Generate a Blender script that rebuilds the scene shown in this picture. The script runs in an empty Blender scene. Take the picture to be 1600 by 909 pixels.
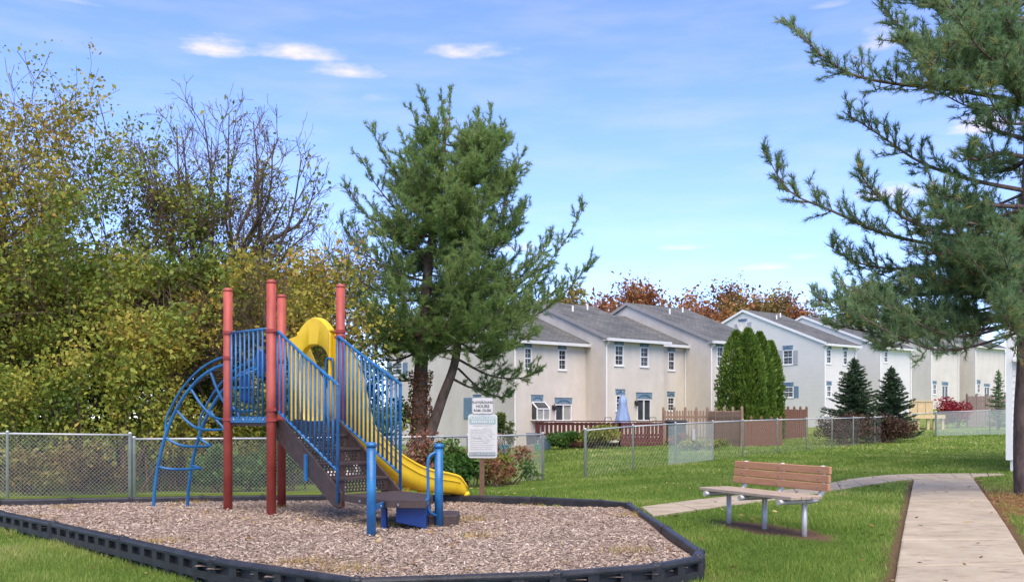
import bpy, math, random
import numpy as np
from mathutils import Vector, Matrix

# ------------------------------------------------------------------ camera, sky, sun, exposure
CAMH, F, HX, HY = 1.35, 1500.0, 800.0, 652.0      # eye height (m), focal length (photo px), principal column, horizon row
sc = bpy.context.scene
cam_d = bpy.data.cameras.new('camera'); cam = bpy.data.objects.new('camera', cam_d)
sc.collection.objects.link(cam); sc.camera = cam
cam.location = (0, 0, CAMH); cam.rotation_euler = (math.pi/2, 0, 0)
cam_d.sensor_width = 36; cam_d.lens = F/1600*36
cam_d.shift_y = (HY-454.5)/1600; cam_d.clip_end = 3000; cam_d.clip_start = 0.1

SUN_EL, SUN_AZ = math.radians(57), math.radians(172)   # azimuth clockwise from +Y: behind the camera, to the right
world = bpy.data.worlds.new('World'); sc.world = world; world.use_nodes = True
def build_sky():
    nt = world.node_tree; N = nt.nodes; L = nt.links
    for n in list(N): N.remove(n)
    out = N.new('ShaderNodeOutputWorld'); bg = N.new('ShaderNodeBackground'); L.new(bg.outputs[0], out.inputs[0])
    bg.inputs[1].default_value = 0.12
    sky = N.new('ShaderNodeTexSky'); sky.sky_type = 'NISHITA'; sky.sun_disc = False
    sky.sun_elevation = SUN_EL; sky.sun_rotation = SUN_AZ
    sky.air_density = 1.0; sky.dust_density = 0.0; sky.ozone_density = 3.0; sky.altitude = 1500
    tc = N.new('ShaderNodeTexCoord'); sep = N.new('ShaderNodeSeparateXYZ'); L.new(tc.outputs['Generated'], sep.inputs[0])
    def M(op, a, b=None, c=None):
        n = N.new('ShaderNodeMath'); n.operation = op
        for i, v in enumerate((a, b, c)):
            if v is None: continue
            if isinstance(v, (int, float)): n.inputs[i].default_value = v
            else: L.new(v, n.inputs[i])
        return n.outputs[0]
    az = M('ARCTAN2', sep.outputs[0], sep.outputs[1]); el = M('ARCSINE', sep.outputs[2])
    # ragged offset for the cloud edges, and broad thin veils all over the sky
    comb = N.new('ShaderNodeCombineXYZ'); L.new(M('MULTIPLY', az, 14.0), comb.inputs[0]); L.new(M('MULTIPLY', el, 46.0), comb.inputs[1])
    n1 = N.new('ShaderNodeTexNoise'); L.new(comb.outputs[0], n1.inputs['Vector']); n1.inputs['Scale'].default_value = 1.0
    n1.inputs['Detail'].default_value = 7; n1.inputs['Roughness'].default_value = 0.62
    comb2 = N.new('ShaderNodeCombineXYZ'); L.new(M('MULTIPLY', az, 1.7), comb2.inputs[0]); L.new(M('MULTIPLY', el, 9.0), comb2.inputs[1]); comb2.inputs[2].default_value = 4.2
    n2 = N.new('ShaderNodeTexNoise'); L.new(comb2.outputs[0], n2.inputs['Vector']); n2.inputs['Detail'].default_value = 4
    total = None
    # each cloud: centre column, centre row, half width, half height (photo px, turned to angles), density
    for cx, cy, hw, hh, dn in [(350,76,100,32,1.15),(440,84,135,22,1.0),(536,112,76,21,.9),(735,82,88,23,1.0),(596,155,46,14,.35),
                           (1388,62,70,34,1.0),(1530,200,70,26,.95),(1390,302,72,24,.9),(1072,387,54,10,.55),(1188,419,60,11,.7),(800,386,46,16,.7),
                           (60,318,90,22,.8),(100,0,60,8,.3),(1300,8,40,10,.3),(1262,402,40,9,.35),(1620,430,60,14,.6)]:
        a0 = math.atan2(cx-HX, F); e0 = math.atan2(HY-cy, math.hypot(F, cx-HX))
        wa = hw/F*math.cos(a0)**2; we = hh/F*math.cos(a0)*math.cos(e0)
        u = M('DIVIDE', M('SUBTRACT', az, a0), wa); v = M('DIVIDE', M('SUBTRACT', el, e0), we)
        vb = M('MULTIPLY', v, M('ADD', 1.15, M('MULTIPLY', M('LESS_THAN', v, 0.0), 0.9)))
        r = M('ADD', M('MULTIPLY', u, u), M('MULTIPLY', vb, vb))
        s = M('SUBTRACT', M('ADD', 1.0, M('MULTIPLY', M('SUBTRACT', n1.outputs[0], 0.5), 3.2)), r)
        mr = N.new('ShaderNodeMapRange'); mr.interpolation_type = 'SMOOTHSTEP'; L.new(s, mr.inputs[0]); mr.inputs[1].default_value = 0.0; mr.inputs[2].default_value = 1.9
        m = M('MULTIPLY', mr.outputs[0], dn)
        total = m if total is None else M('MAXIMUM', total, m)
    veil = N.new('ShaderNodeMapRange'); L.new(n2.outputs[0], veil.inputs[0]); veil.inputs[1].default_value = 0.42; veil.inputs[2].default_value = 0.8; veil.inputs[4].default_value = 0.15
    total = M('MAXIMUM', total, veil.outputs[0])
    tint = N.new('ShaderNodeMix'); tint.data_type = 'RGBA'; tint.blend_type = 'MULTIPLY'; tint.inputs[0].default_value = 1.0
    L.new(sky.outputs[0], tint.inputs[6]); tint.inputs[7].default_value = (0.84, 0.84, 1.08, 1)
    mix = N.new('ShaderNodeMix'); mix.data_type = 'RGBA'; L.new(total, mix.inputs[0]); L.new(tint.outputs[2], mix.inputs[6]); mix.inputs[7].default_value = (4.1, 3.55, 4.1, 1)
    L.new(mix.outputs[2], bg.inputs[0])
build_sky()
sun_d = bpy.data.lights.new('sun', 'SUN'); sun = bpy.data.objects.new('sun', sun_d); sc.collection.objects.link(sun)
sun_d.energy = 2.4; sun_d.angle = math.radians(60); sun_d.color = (1, 0.855, 0.67)
to_sun = Vector((math.sin(SUN_AZ)*math.cos(SUN_EL), math.cos(SUN_AZ)*math.cos(SUN_EL), math.sin(SUN_EL)))
sun.rotation_euler = to_sun.to_track_quat('Z', 'Y').to_euler(); sun.location = (6, -8, 30)
vs = sc.view_settings; vs.view_transform = 'Standard'; vs.look = 'None'; vs.gamma = 1; vs.exposure = 1.4; vs.use_curve_mapping = False
sc.cycles.use_denoising = True; sc.cycles.max_bounces = 6; sc.cycles.transparent_max_bounces = 8
sc.cycles.sample_clamp_indirect = 4

# ------------------------------------------------------------------ helpers
COL = sc.collection
def P(x, y, d): return Vector(((x-HX)/F*d, d, CAMH-(y-HY)/F*d))      # photo pixel at a known distance
_mats = {}
def mat(name, color, rough=0.6, var=0.12, scale=6.0, bump=0.0, bscale=60.0, metal=0.0, color2=None, trans=0.0, coat=0.0, spec=0.5, stretch=None):
    if name in _mats: return _mats[name]
    m = bpy.data.materials.new(name); m.use_nodes = True; nt = m.node_tree; N = nt.nodes; L = nt.links
    b = N['Principled BSDF']; b.inputs['Roughness'].default_value = rough; b.inputs['Metallic'].default_value = metal
    b.inputs['Specular IOR Level'].default_value = spec
    if coat: b.inputs['Coat Weight'].default_value = coat
    tc = N.new('ShaderNodeTexCoord'); vec = tc.outputs['Object']
    if stretch:
        mp = N.new('ShaderNodeMapping'); mp.inputs['Scale'].default_value = stretch; L.new(vec, mp.inputs[0]); vec = mp.outputs[0]
    n = N.new('ShaderNodeTexNoise'); n.inputs['Scale'].default_value = scale; n.inputs['Detail'].default_value = 6; n.inputs['Roughness'].default_value = 0.65
    L.new(vec, n.inputs['Vector'])
    c = Vector(color); c2 = Vector(color2) if color2 else None
    r = N.new('ShaderNodeValToRGB'); e = r.color_ramp.elements; e[0].position = 0.3; e[1].position = 0.7
    lo = c*(1-var); hi = c2 if c2 else c*(1+var)
    e[0].color = (*lo, 1); e[1].color = (*[min(1, q) for q in hi], 1)
    L.new(n.outputs[0], r.inputs[0]); L.new(r.outputs[0], b.inputs['Base Color'])
    if bump:
        n2 = N.new('ShaderNodeTexNoise'); n2.inputs['Scale'].default_value = bscale; n2.inputs['Detail'].default_value = 4; L.new(vec, n2.inputs['Vector'])
        bp = N.new('ShaderNodeBump'); bp.inputs['Strength'].default_value = bump; bp.inputs['Distance'].default_value = 0.02
        L.new(n2.outputs[0], bp.inputs['Height']); L.new(bp.outputs[0], b.inputs['Normal'])
    if trans: b.inputs['Transmission Weight'].default_value = trans
    _mats[name] = m; return m
def leaf_mat(name, stops, rough=0.55, translucent=0.3):
    """foliage: colour picked per leaf from a ramp by the mesh attribute rnd"""
    if name in _mats: return _mats[name]
    m = bpy.data.materials.new(name); m.use_nodes = True; nt = m.node_tree; N = nt.nodes; L = nt.links
    b = N['Principled BSDF']; b.inputs['Roughness'].default_value = rough; b.inputs['Specular IOR Level'].default_value = 0.3
    at = N.new('ShaderNodeAttribute'); at.attribute_name = 'rnd'
    r = N.new('ShaderNodeValToRGB'); e = r.color_ramp.elements
    while len(e) < len(stops): e.new(0.5)
    for i, (p, c) in enumerate(stops): e[i].position = p; e[i].color = (*c, 1)
    L.new(at.outputs['Fac'], r.inputs[0]); L.new(r.outputs[0], b.inputs['Base Color'])
    if translucent:
        t = N.new('ShaderNodeBsdfTranslucent'); L.new(r.outputs[0], t.inputs[0]); mx = N.new('ShaderNodeMixShader'); mx.inputs[0].default_value = translucent
        L.new(b.outputs[0], mx.inputs[1]); L.new(t.outputs[0], mx.inputs[2]); L.new(mx.outputs[0], N['Material Output'].inputs[0])
    _mats[name] = m; return m

class MB:
    def __init__(s): s.v = []; s.f = []
    def add(s, pts, faces):
        o = len(s.v); s.v += [tuple(p) for p in pts]; s.f += [tuple(i+o for i in f) for f in faces]; return s
    def quad(s, a, b, c, d): return s.add([a, b, c, d], [(0, 1, 2, 3)])
    def hexa(s, p):      # p: 4 bottom pts, 4 top pts
        return s.add(p, [(3,2,1,0), (4,5,6,7), (0,1,5,4), (1,2,6,5), (2,3,7,6), (3,0,4,7)])
    def box(s, c, size, rz=0.0):
        hx, hy, hz = size[0]/2, size[1]/2, size[2]/2; ca, sa = math.cos(rz), math.sin(rz); pts = []
        for z in (-hz, hz):
            for x, y in ((-hx,-hy), (hx,-hy), (hx,hy), (-hx,hy)): pts.append((c[0]+x*ca-y*sa, c[1]+x*sa+y*ca, c[2]+z))
        return s.hexa(pts)
    def chamfer_box(s, c, size, rz=0.0, b=0.01):
        """box with chamfered vertical and top edges"""
        hx, hy, hz = size[0]/2, size[1]/2, size[2]/2; ca, sa = math.cos(rz), math.sin(rz)
        def ring(ix, z):
            out = []
            for x, y in ((-hx+ix+b,-hy+ix), (hx-ix-b,-hy+ix), (hx-ix,-hy+ix+b), (hx-ix,hy-ix-b), (hx-ix-b,hy-ix), (-hx+ix+b,hy-ix), (-hx+ix,hy-ix-b), (-hx+ix,-hy+ix+b)):
                out.append((c[0]+x*ca-y*sa, c[1]+x*sa+y*ca, c[2]+z))
            return out
        R = [ring(b, -hz), ring(0, -hz+b), ring(0, hz-b), ring(b, hz)]
        fs = [tuple(range(7,-1,-1)), tuple(range(24,32))]
        for k in range(3):
            for i in range(8): j = (i+1) % 8; fs.append((k*8+i, k*8+j, (k+1)*8+j, (k+1)*8+i))
        return s.add([p for r in R for p in r], fs)
    def beam(s, a, b, w, h, up=(0,0,1)):
        a, b = Vector(a), Vector(b); d = (b-a).normalized(); u = Vector(up); x = d.cross(u)
        x = x.normalized() if x.length > 1e-5 else Vector((1,0,0)); u = x.cross(d)
        pts = []
        for q in (a, b):
            for i, j in ((-1,-1), (1,-1), (1,1), (-1,1)): pts.append(q+x*(i*w/2)+u*(j*h/2))
        return s.hexa(pts)
    def tube(s, path, r, n=8, caps=True, closed=False):
        path = [Vector(p) for p in path]; m = len(path); rs = r if hasattr(r, '__len__') else [r]*m
        pts = []; prev = None
        for i, p in enumerate(path):
            if closed: t = path[(i+1) % m]-path[i-1]
            else: t = path[min(i+1, m-1)]-path[max(i-1, 0)]
            t = t.normalized() if t.length > 1e-9 else Vector((0,0,1))
            if prev is None:
                a = Vector((0,0,1)) if abs(t.z) < 0.9 else Vector((1,0,0)); x = t.cross(a).normalized()
            else:
                x = prev-t*prev.dot(t); x = x.normalized() if x.length > 1e-6 else t.orthogonal().normalized()
            prev = x; y = t.cross(x)
            for k in range(n):
                an = 2*math.pi*k/n; pts.append(p+(x*math.cos(an)+y*math.sin(an))*rs[i])
        fs = []
        for i in range(m if closed else m-1):
            i2 = (i+1) % m
            for k in range(n): k2 = (k+1) % n; fs.append((i*n+k, i*n+k2, i2*n+k2, i2*n+k))
        if caps and not closed: fs += [tuple(range(n-1,-1,-1)), tuple((m-1)*n+k for k in range(n))]
        return s.add(pts, fs)
    def lathe(s, c, prof, n=14):
        """prof: (radius, z) pairs"""
        pts = []; fs = []
        for r, z in prof:
            for k in range(n): a = 2*math.pi*k/n; pts.append((c[0]+r*math.cos(a), c[1]+r*math.sin(a), c[2]+z))
        for i in range(len(prof)-1):
            for k in range(n): k2 = (k+1) % n; fs.append((i*n+k, i*n+k2, (i+1)*n+k2, (i+1)*n+k))
        fs += [tuple(range(n-1,-1,-1)), tuple((len(prof)-1)*n+k for k in range(n))]
        return s.add(pts, fs)
    def prism(s, poly, z0, z1):
        n = len(poly); pts = [(x, y, z0) for x, y in poly]+[(x, y, z1) for x, y in poly]
        return s.add(pts, [tuple(range(n-1,-1,-1)), tuple(range(n, 2*n))]+[(i, (i+1) % n, n+(i+1) % n, n+i) for i in range(n)])
    def holed(s, pt, W, H, holes, reveal, back=False, a0=0.0, z0=0.0):
        """wall face with real openings; pt(a, z, n) maps the wall's own frame"""
        xs = sorted({a0, W}|{h[0] for h in holes}|{h[1] for h in holes}); zs = sorted({z0, H}|{h[2] for h in holes}|{h[3] for h in holes})
        for i in range(len(xs)-1):
            for j in range(len(zs)-1):
                mx, mz = (xs[i]+xs[i+1])/2, (zs[j]+zs[j+1])/2
                if any(h[0] < mx < h[1] and h[2] < mz < h[3] for h in holes): continue
                s.quad(pt(xs[i],zs[j],0), pt(xs[i+1],zs[j],0), pt(xs[i+1],zs[j+1],0), pt(xs[i],zs[j+1],0))
        for x0, x1, y0, y1 in holes:
            c = [(x0,y0), (x1,y0), (x1,y1), (x0,y1)]
            for k in range(4):
                a, b = c[k], c[(k+1) % 4]; s.quad(pt(*a,0), pt(*b,0), pt(*b,-reveal), pt(*a,-reveal))
            if back: s.quad(*[pt(*q,-reveal) for q in c])
        return s
def mesh(name, mb, m=None, smooth=False):
    me = bpy.data.meshes.new(name); me.from_pydata([tuple(v) for v in mb.v], [], mb.f); me.update()
    if m: me.materials.append(m)
    if smooth: me.polygons.foreach_set('use_smooth', [True]*len(me.polygons))
    return me
def npmesh(name, V, Fc, m, rnd=None, smooth=False):
    """fast mesh: V (n,3), Fc (f,k)"""
    V = np.asarray(V, np.float32); Fc = np.asarray(Fc, np.int32); me = bpy.data.meshes.new(name); k = Fc.shape[1]
    me.vertices.add(len(V)); me.vertices.foreach_set('co', V.ravel())
    me.loops.add(Fc.size); me.loops.foreach_set('vertex_index', Fc.ravel())
    me.polygons.add(len(Fc)); me.polygons.foreach_set('loop_start', np.arange(0, Fc.size, k, dtype=np.int32)); me.polygons.foreach_set('loop_total', np.full(len(Fc), k, np.int32))
    if smooth: me.polygons.foreach_set('use_smooth', np.ones(len(Fc), bool))
    me.update(calc_edges=True)
    if rnd is not None:
        a = me.attributes.new('rnd', 'FLOAT', 'FACE'); a.data.foreach_set('value', np.asarray(rnd, np.float32))
    me.materials.append(m); return me
def link(name, me, parent=None, world=True):
    o = bpy.data.objects.new(name, me); COL.objects.link(o)
    if parent is not None:
        o.parent = parent
        if world: o.matrix_parent_inverse = WINV.get(id_of(parent), Matrix())
    return o
WINV = {}
def id_of(o): return o.name
def tag(o, label=None, cat=None, group=None, kind=None):
    for k, v in (('label', label), ('category', cat), ('group', group), ('kind', kind)):
        if v: o[k] = v
    return o
def thing(name, label, cat, loc=(0,0,0), rz=0.0, group=None):
    """Empty at a thing's base; parts built in world coordinates hang on it unless world=False"""
    o = bpy.data.objects.new(name, None); COL.objects.link(o); o.location = loc; o.rotation_euler = (0, 0, rz); o.empty_display_size = 0.2
    WINV[o.name] = (Matrix.Translation(Vector(loc)) @ Matrix.Rotation(rz, 4, 'Z')).inverted()
    return tag(o, label, cat, group)
def part(name, mb, m, parent, world=True, smooth=False, label=None):
    o = link(name, mesh(name, mb, m, smooth) if isinstance(mb, MB) else mb, parent, world)
    if label: o['label'] = label
    return o
def sub(name, mb, m, parent, smooth=False):
    """sub-part: the parent part already sits in the right frame, so its own matrix is enough"""
    return part(name, mb, m, parent, world=False, smooth=smooth)
def struct(name, mb, m, smooth=False):
    o = link(name, mesh(name, mb, m, smooth) if isinstance(mb, MB) else mb); o['kind'] = 'structure'; return o
def solo(name, mb, m, label, cat, group=None, smooth=False):
    return tag(link(name, mesh(name, mb, m, smooth) if isinstance(mb, MB) else mb), label, cat, group)
def bez(pts, n=12):
    """smooth Catmull-Rom through the given points"""
    p = [Vector(q) for q in pts]; p = [p[0]*2-p[1]]+p+[p[-1]*2-p[-2]]; out = []
    for i in range(1, len(p)-2):
        for k in range(n):
            t = k/n; a, b, c, d = p[i-1], p[i], p[i+1], p[i+2]
            out.append(0.5*((2*b)+(c-a)*t+(2*a-5*b+4*c-d)*t*t+(3*b-a-3*c+d)*t**3))
    out.append(p[-2]); return out
def inpoly(x, y, poly):
    x = np.asarray(x); y = np.asarray(y); r = np.zeros(x.shape, bool); n = len(poly)
    for i in range(n):
        x0, y0 = poly[i][:2]; x1, y1 = poly[(i+1) % n][:2]
        if y0 == y1: continue
        r ^= ((y0 > y) != (y1 > y)) & (x < (x1-x0)*(y-y0)/(y1-y0)+x0)
    return r
def seg_dist(x, y, poly, closed=False):
    d = np.full(np.shape(x), 1e9); n = len(poly)
    for i in range(n if closed else n-1):
        ax, ay = poly[i][:2]; bx, by = poly[(i+1) % n][:2]; ux, uy = bx-ax, by-ay; L2 = ux*ux+uy*uy
        t = np.clip(((x-ax)*ux+(y-ay)*uy)/L2, 0, 1); d = np.minimum(d, np.hypot(x-ax-t*ux, y-ay-t*uy))
    return d

# ------------------------------------------------------------------ terrain
CTRL = np.array([(-3,2,-.15),(4,2,-.12),(-6.9,12.3,-.16),(-2.9,8.2,-.18),(-1,7.2,-.17),(1.9,8.6,-.15),(2.3,11,-.06),(2.4,14,-.03),(1.8,15.6,-.06),(-1,17.3,-.1),(-4.5,17.3,-.15),
    (-8.5,16.6,-.15),(3.1,11.8,0),(4,9,-.08),(6.5,9,-.06),(5.4,13,0),(9.8,22,0),(9,16.5,.02),(12,22,.05),(3,20,-.06),(6.5,25,-.02),(-7.8,19.5,-.25),(-12,19,-.2),(-3,21,-.25),(.8,24.5,-.25),(1.8,24,-.17),
    (3.4,26.4,-.08),(7.66,31.6,.04),(12.6,38,.11),(18.5,45.7,.24),(23.5,45.7,.5),(30,44,.6),(17,30,.1),(24,34,.3),(0,42,0),(4.6,40,.1),(4.4,46,.15),(10,49,.3),(15,52,.45),(19.7,60,.72),(26,66,1.0),(34,62,.9),(37,84,2.1),(46,88,2.3),
    (-6,50,-.1),(-14,26,-.3),(-18,45,-.3),(-30,20,-.2),(-30,70,.0),(0,75,.5),(20,95,1.5),(60,60,1.4),(60,110,2.6),(-20,110,.8),(30,5,.1),(-25,3,-.2)], float)
def _tps():
    n = len(CTRL); xy = CTRL[:, :2]
    def U(r2): return np.where(r2 > 1e-12, 0.5*r2*np.log(np.maximum(r2, 1e-12)), 0)
    K = U(((xy[:, None]-xy[None])**2).sum(-1))+np.eye(n)*1.5; Pm = np.c_[np.ones(n), xy]; A = np.zeros((n+3, n+3)); A[:n, :n] = K; A[:n, n:] = Pm; A[n:, :n] = Pm.T
    w = np.linalg.solve(A, np.r_[CTRL[:, 2], 0, 0, 0])
    def f(x, y):
        x = np.asarray(x, float); y = np.asarray(y, float)
        xc = np.clip(x, -45, 70); yc = np.clip(y, -5, 115)
        q = np.zeros(np.shape(x))+w[n]+w[n+1]*xc+w[n+2]*yc
        for i in range(n): q = q+w[i]*U((xc-xy[i, 0])**2+(yc-xy[i, 1])**2)
        return q
    return f
GZ = _tps()
def gz(x, y): return float(GZ(x, y))
def ground_at(px, py):
    """photo pixel -> where its line of sight meets the ground"""
    d = 10.0
    dx, dz = (px-HX)/F, -(py-HY)/F
    lo, hi = 3.0, 120.0
    t = lo
    while t < hi:
        if CAMH+dz*t < gz(dx*t, t): break
        t += 0.25
    a, b = t-0.25, t
    for _ in range(20):
        m = (a+b)/2
        if CAMH+dz*m < gz(dx*m, m): b = m
        else: a = m
    return Vector((dx*b, b, gz(dx*b, b)))

# ------------------------------------------------------------------ ground: lawn, paths, play bed
rs = np.random.RandomState(7)
def lerp(a, b, t): return a+(b-a)*t
# play-area outline (centre line of the border's top), from the photograph; heights of the border top
BORDER_PX = [(-150,786,.03),(0,798,.08),(84,815,.08),(192,838.5,.08),(337,871,.08),(557,902.5,.08),(869,892,.08),(1024,880,.08),(1090,868,.08),(1092,858,.08),
    (1040,822,.08),(998,796,.06),(982,785,.05),(938,780.5,.04),(834,775.5,.03),(720,773,.02),(610,772.2,.01),(505,772.3,.0),(410,773,.0),(315,774,.0),(205,776,.0),(110,777.5,.0),(0,779.5,.0),(-160,781,.0)]
BORDER = []
for x, y, z in BORDER_PX:
    d = (CAMH-z)*F/(y-HY); BORDER.append(Vector(((x-HX)/F*d, d, z)))
PLAY = [(p.x, p.y) for p in BORDER]
# paths: edges traced on the ground
pl0, pl1 = ground_at(1397, 909), ground_at(1427.5, 751); pr0, pr1 = ground_at(1600, 868), ground_at(1519, 747)
def on_line(a, b, Y): t = (Y-a.y)/(b.y-a.y); return (a.x+(b.x-a.x)*t, Y)
MAIN = [on_line(pl0, pl1, 3.0), (pl1.x, pl1.y), (pr1.x, pr1.y), on_line(pr0, pr1, 3.0)]
UP = [(1000,794.5),(1096,782),(1190,772),(1282,759.5),(1329,750),(1391,743.5),(1452,741.8),(1515,741.3),(1569,742)]
LO = [(1020,809),(1146.7,791.7),(1215,783),(1282,772.3),(1348,760.7),(1426.5,750.6),(1470,749.2),(1519,746.6),(1572,743.6)]
def gxy(p): q = ground_at(*p); return (q.x, q.y)
UPW, LOW = [gxy(p) for p in UP], [gxy(p) for p in LO]
CROSS = UPW+LOW[::-1]
def bench_frame():
    a, b = Vector((2.79, 12.42, 0)), Vector((3.40, 11.10, 0)); return a, b
def dirt_needles(x, y):
    """bare soil and fallen pine straw on the lawn (worn strips along the paths, under the bench, under the right-hand pine)"""
    wob = 0.5+0.5*np.sin(x*7.1+np.sin(y*5.3)*1.7)*np.sin(y*6.3+np.sin(x*4.1)*2.0)
    dm = np.minimum(seg_dist(x, y, [MAIN[0], MAIN[1]]), seg_dist(x, y, [MAIN[2], MAIN[3]]))
    dirt = np.clip(1.25-dm/(0.12+0.12*wob), 0, 1)
    a, b = bench_frame(); ax = (b-a).normalized(); c = (a+b)/2; u = (x-c.x)*ax.x+(y-c.y)*ax.y; v = (x-c.x)*ax.y*-1+(y-c.y)*ax.x
    r = np.hypot(u/1.15, (v+0.02)/0.42)
    dirt = np.maximum(dirt, np.clip((1.12-r)*3+(wob-.5)*1.2, 0, 1))
    dirt = np.maximum(dirt, np.clip(0.62-seg_dist(x, y, PLAY, True)/0.55+(wob-.5)*.9, 0, 0.75))
    needles = np.clip(1.5-np.hypot((x-8.6)/2.6, (y-14.6)/3.4)+(wob-.5)*.5, 0, 1)
    needles = np.where(x < on_lineX(y), 0, needles)
    return dirt, needles
def on_lineX(y): return pr0.x+(pr1.x-pr0.x)*(y-pr0.y)/(pr1.y-pr0.y)
def make_ground():
    def axis(lo, a, b, hi, fine, grow):
        m = list(np.arange(a, b, fine)); s = fine; q = b
        while q < hi: m.append(q); s *= grow; q += s
        m.append(hi); s = fine; q = a-fine; pre = []
        while q > lo: pre.append(q); s *= grow; q -= s
        return np.array([lo]+pre[::-1]+m)
    xs = axis(-500, -13, 15, 500, 0.18, 1.18); ys = axis(-60, 6.5, 27, 900, 0.18, 1.15)
    X, Y = np.meshgrid(xs, ys); Z = GZ(X, Y)
    ins = inpoly(X, Y, PLAY); Z = np.where(ins & (seg_dist(X, Y, PLAY, True) > 0.12), Z-0.16, Z)
    onp = inpoly(X, Y, MAIN) | inpoly(X, Y, CROSS); Z = np.where(onp, Z-0.02, Z)
    nx, ny = len(xs), len(ys); idx = np.arange(nx*ny).reshape(ny, nx)
    Fc = np.stack([idx[:-1,:-1], idx[:-1,1:], idx[1:,1:], idx[1:,:-1]], -1).reshape(-1, 4)
    m = bpy.data.materials.new('lawn_soil'); m.use_nodes = True; N = m.node_tree.nodes; L = m.node_tree.links; b = N['Principled BSDF']; b.inputs['Roughness'].default_value = 0.9; b.inputs['Specular IOR Level'].default_value = 0.15
    tc = N.new('ShaderNodeTexCoord')
    def ramp(src, stops):
        r = N.new('ShaderNodeValToRGB'); e = r.color_ramp.elements
        while len(e) < len(stops): e.new(.5)
        for i, (p, c) in enumerate(stops): e[i].position = p; e[i].color = (*c, 1)
        L.new(src, r.inputs[0]); return r.outputs[0]
    def noise(scale, det=6):
        n = N.new('ShaderNodeTexNoise'); n.inputs['Scale'].default_value = scale; n.inputs['Detail'].default_value = det; n.inputs['Roughness'].default_value = .7; L.new(tc.outputs['Object'], n.inputs['Vector']); return n.outputs[0]
    g1 = ramp(noise(0.55), [(.3,(.125,.20,.03)), (.52,(.165,.24,.042)), (.75,(.23,.275,.065))])
    g2 = ramp(noise(38, 4), [(.3,(.35,.4,.3)), (.7,(1.5,1.45,1.3))])
    mu = N.new('ShaderNodeMix'); mu.data_type = 'RGBA'; mu.blend_type = 'MULTIPLY'; mu.inputs[0].default_value = 1; L.new(g1, mu.inputs[6]); L.new(g2, mu.inputs[7])
    soil = ramp(noise(30), [(.3,(.09,.05,.03)), (.7,(.24,.145,.085))]); straw = ramp(noise(45), [(.3,(.10,.045,.018)), (.7,(.36,.17,.07))])
    def attmix(base, col, att):
        a = N.new('ShaderNodeAttribute'); a.attribute_name = att; x = N.new('ShaderNodeMix'); x.data_type = 'RGBA'; L.new(a.outputs['Fac'], x.inputs[0]); L.new(base, x.inputs[6]); L.new(col, x.inputs[7]); return x.outputs[2]
    c = attmix(attmix(mu.outputs[2], soil, 'dirt'), straw, 'straw'); L.new(c, b.inputs['Base Color'])
    bp = N.new('ShaderNodeBump'); bp.inputs['Strength'].default_value = 0.9; bp.inputs['Distance'].default_value = 0.05; L.new(noise(60, 3), bp.inputs['Height']); L.new(bp.outputs[0], b.inputs['Normal'])
    me = npmesh('ground', np.stack([X, Y, Z], -1).reshape(-1, 3), Fc, m, smooth=True)
    dirt, ndl = dirt_needles(X.ravel(), Y.ravel()); far = (Y.ravel() > 26)
    for nm, v in (('dirt', np.where(far, 0, dirt)), ('straw', ndl*.85)):
        a = me.attributes.new(nm, 'FLOAT', 'POINT'); a.data.foreach_set('value', v.astype(np.float32))
    struct('ground', me, None)
make_ground()

def concrete():
    m = mat('concrete', (.335,.275,.19), .88, .14, 1.3, .4, 90, color2=(.425,.36,.26)); N = m.node_tree.nodes; L = m.node_tree.links; b = N['Principled BSDF']; src = b.inputs['Base Color'].links[0].from_socket
    tc = N.new('ShaderNodeTexCoord'); mp = N.new('ShaderNodeMapping'); mp.inputs['Scale'].default_value = (3.2, 9, 1); L.new(tc.outputs['Object'], mp.inputs[0]); n = N.new('ShaderNodeTexNoise'); n.inputs['Scale'].default_value = .8; n.inputs['Detail'].default_value = 8; n.inputs['Roughness'].default_value = .75; L.new(mp.outputs[0], n.inputs['Vector'])
    r = N.new('ShaderNodeValToRGB'); e = r.color_ramp.elements; e[0].position = .33; e[0].color = (.50,.43,.38,1); e[1].position = .47; e[1].color = (1,1,1,1); L.new(n.outputs[0], r.inputs[0])      # stains and grime
    mu = N.new('ShaderNodeMix'); mu.data_type = 'RGBA'; mu.blend_type = 'MULTIPLY'; mu.inputs[0].default_value = 1; L.new(src, mu.inputs[6]); L.new(r.outputs[0], mu.inputs[7]); L.new(mu.outputs[2], b.inputs['Base Color'])
    return m
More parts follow.
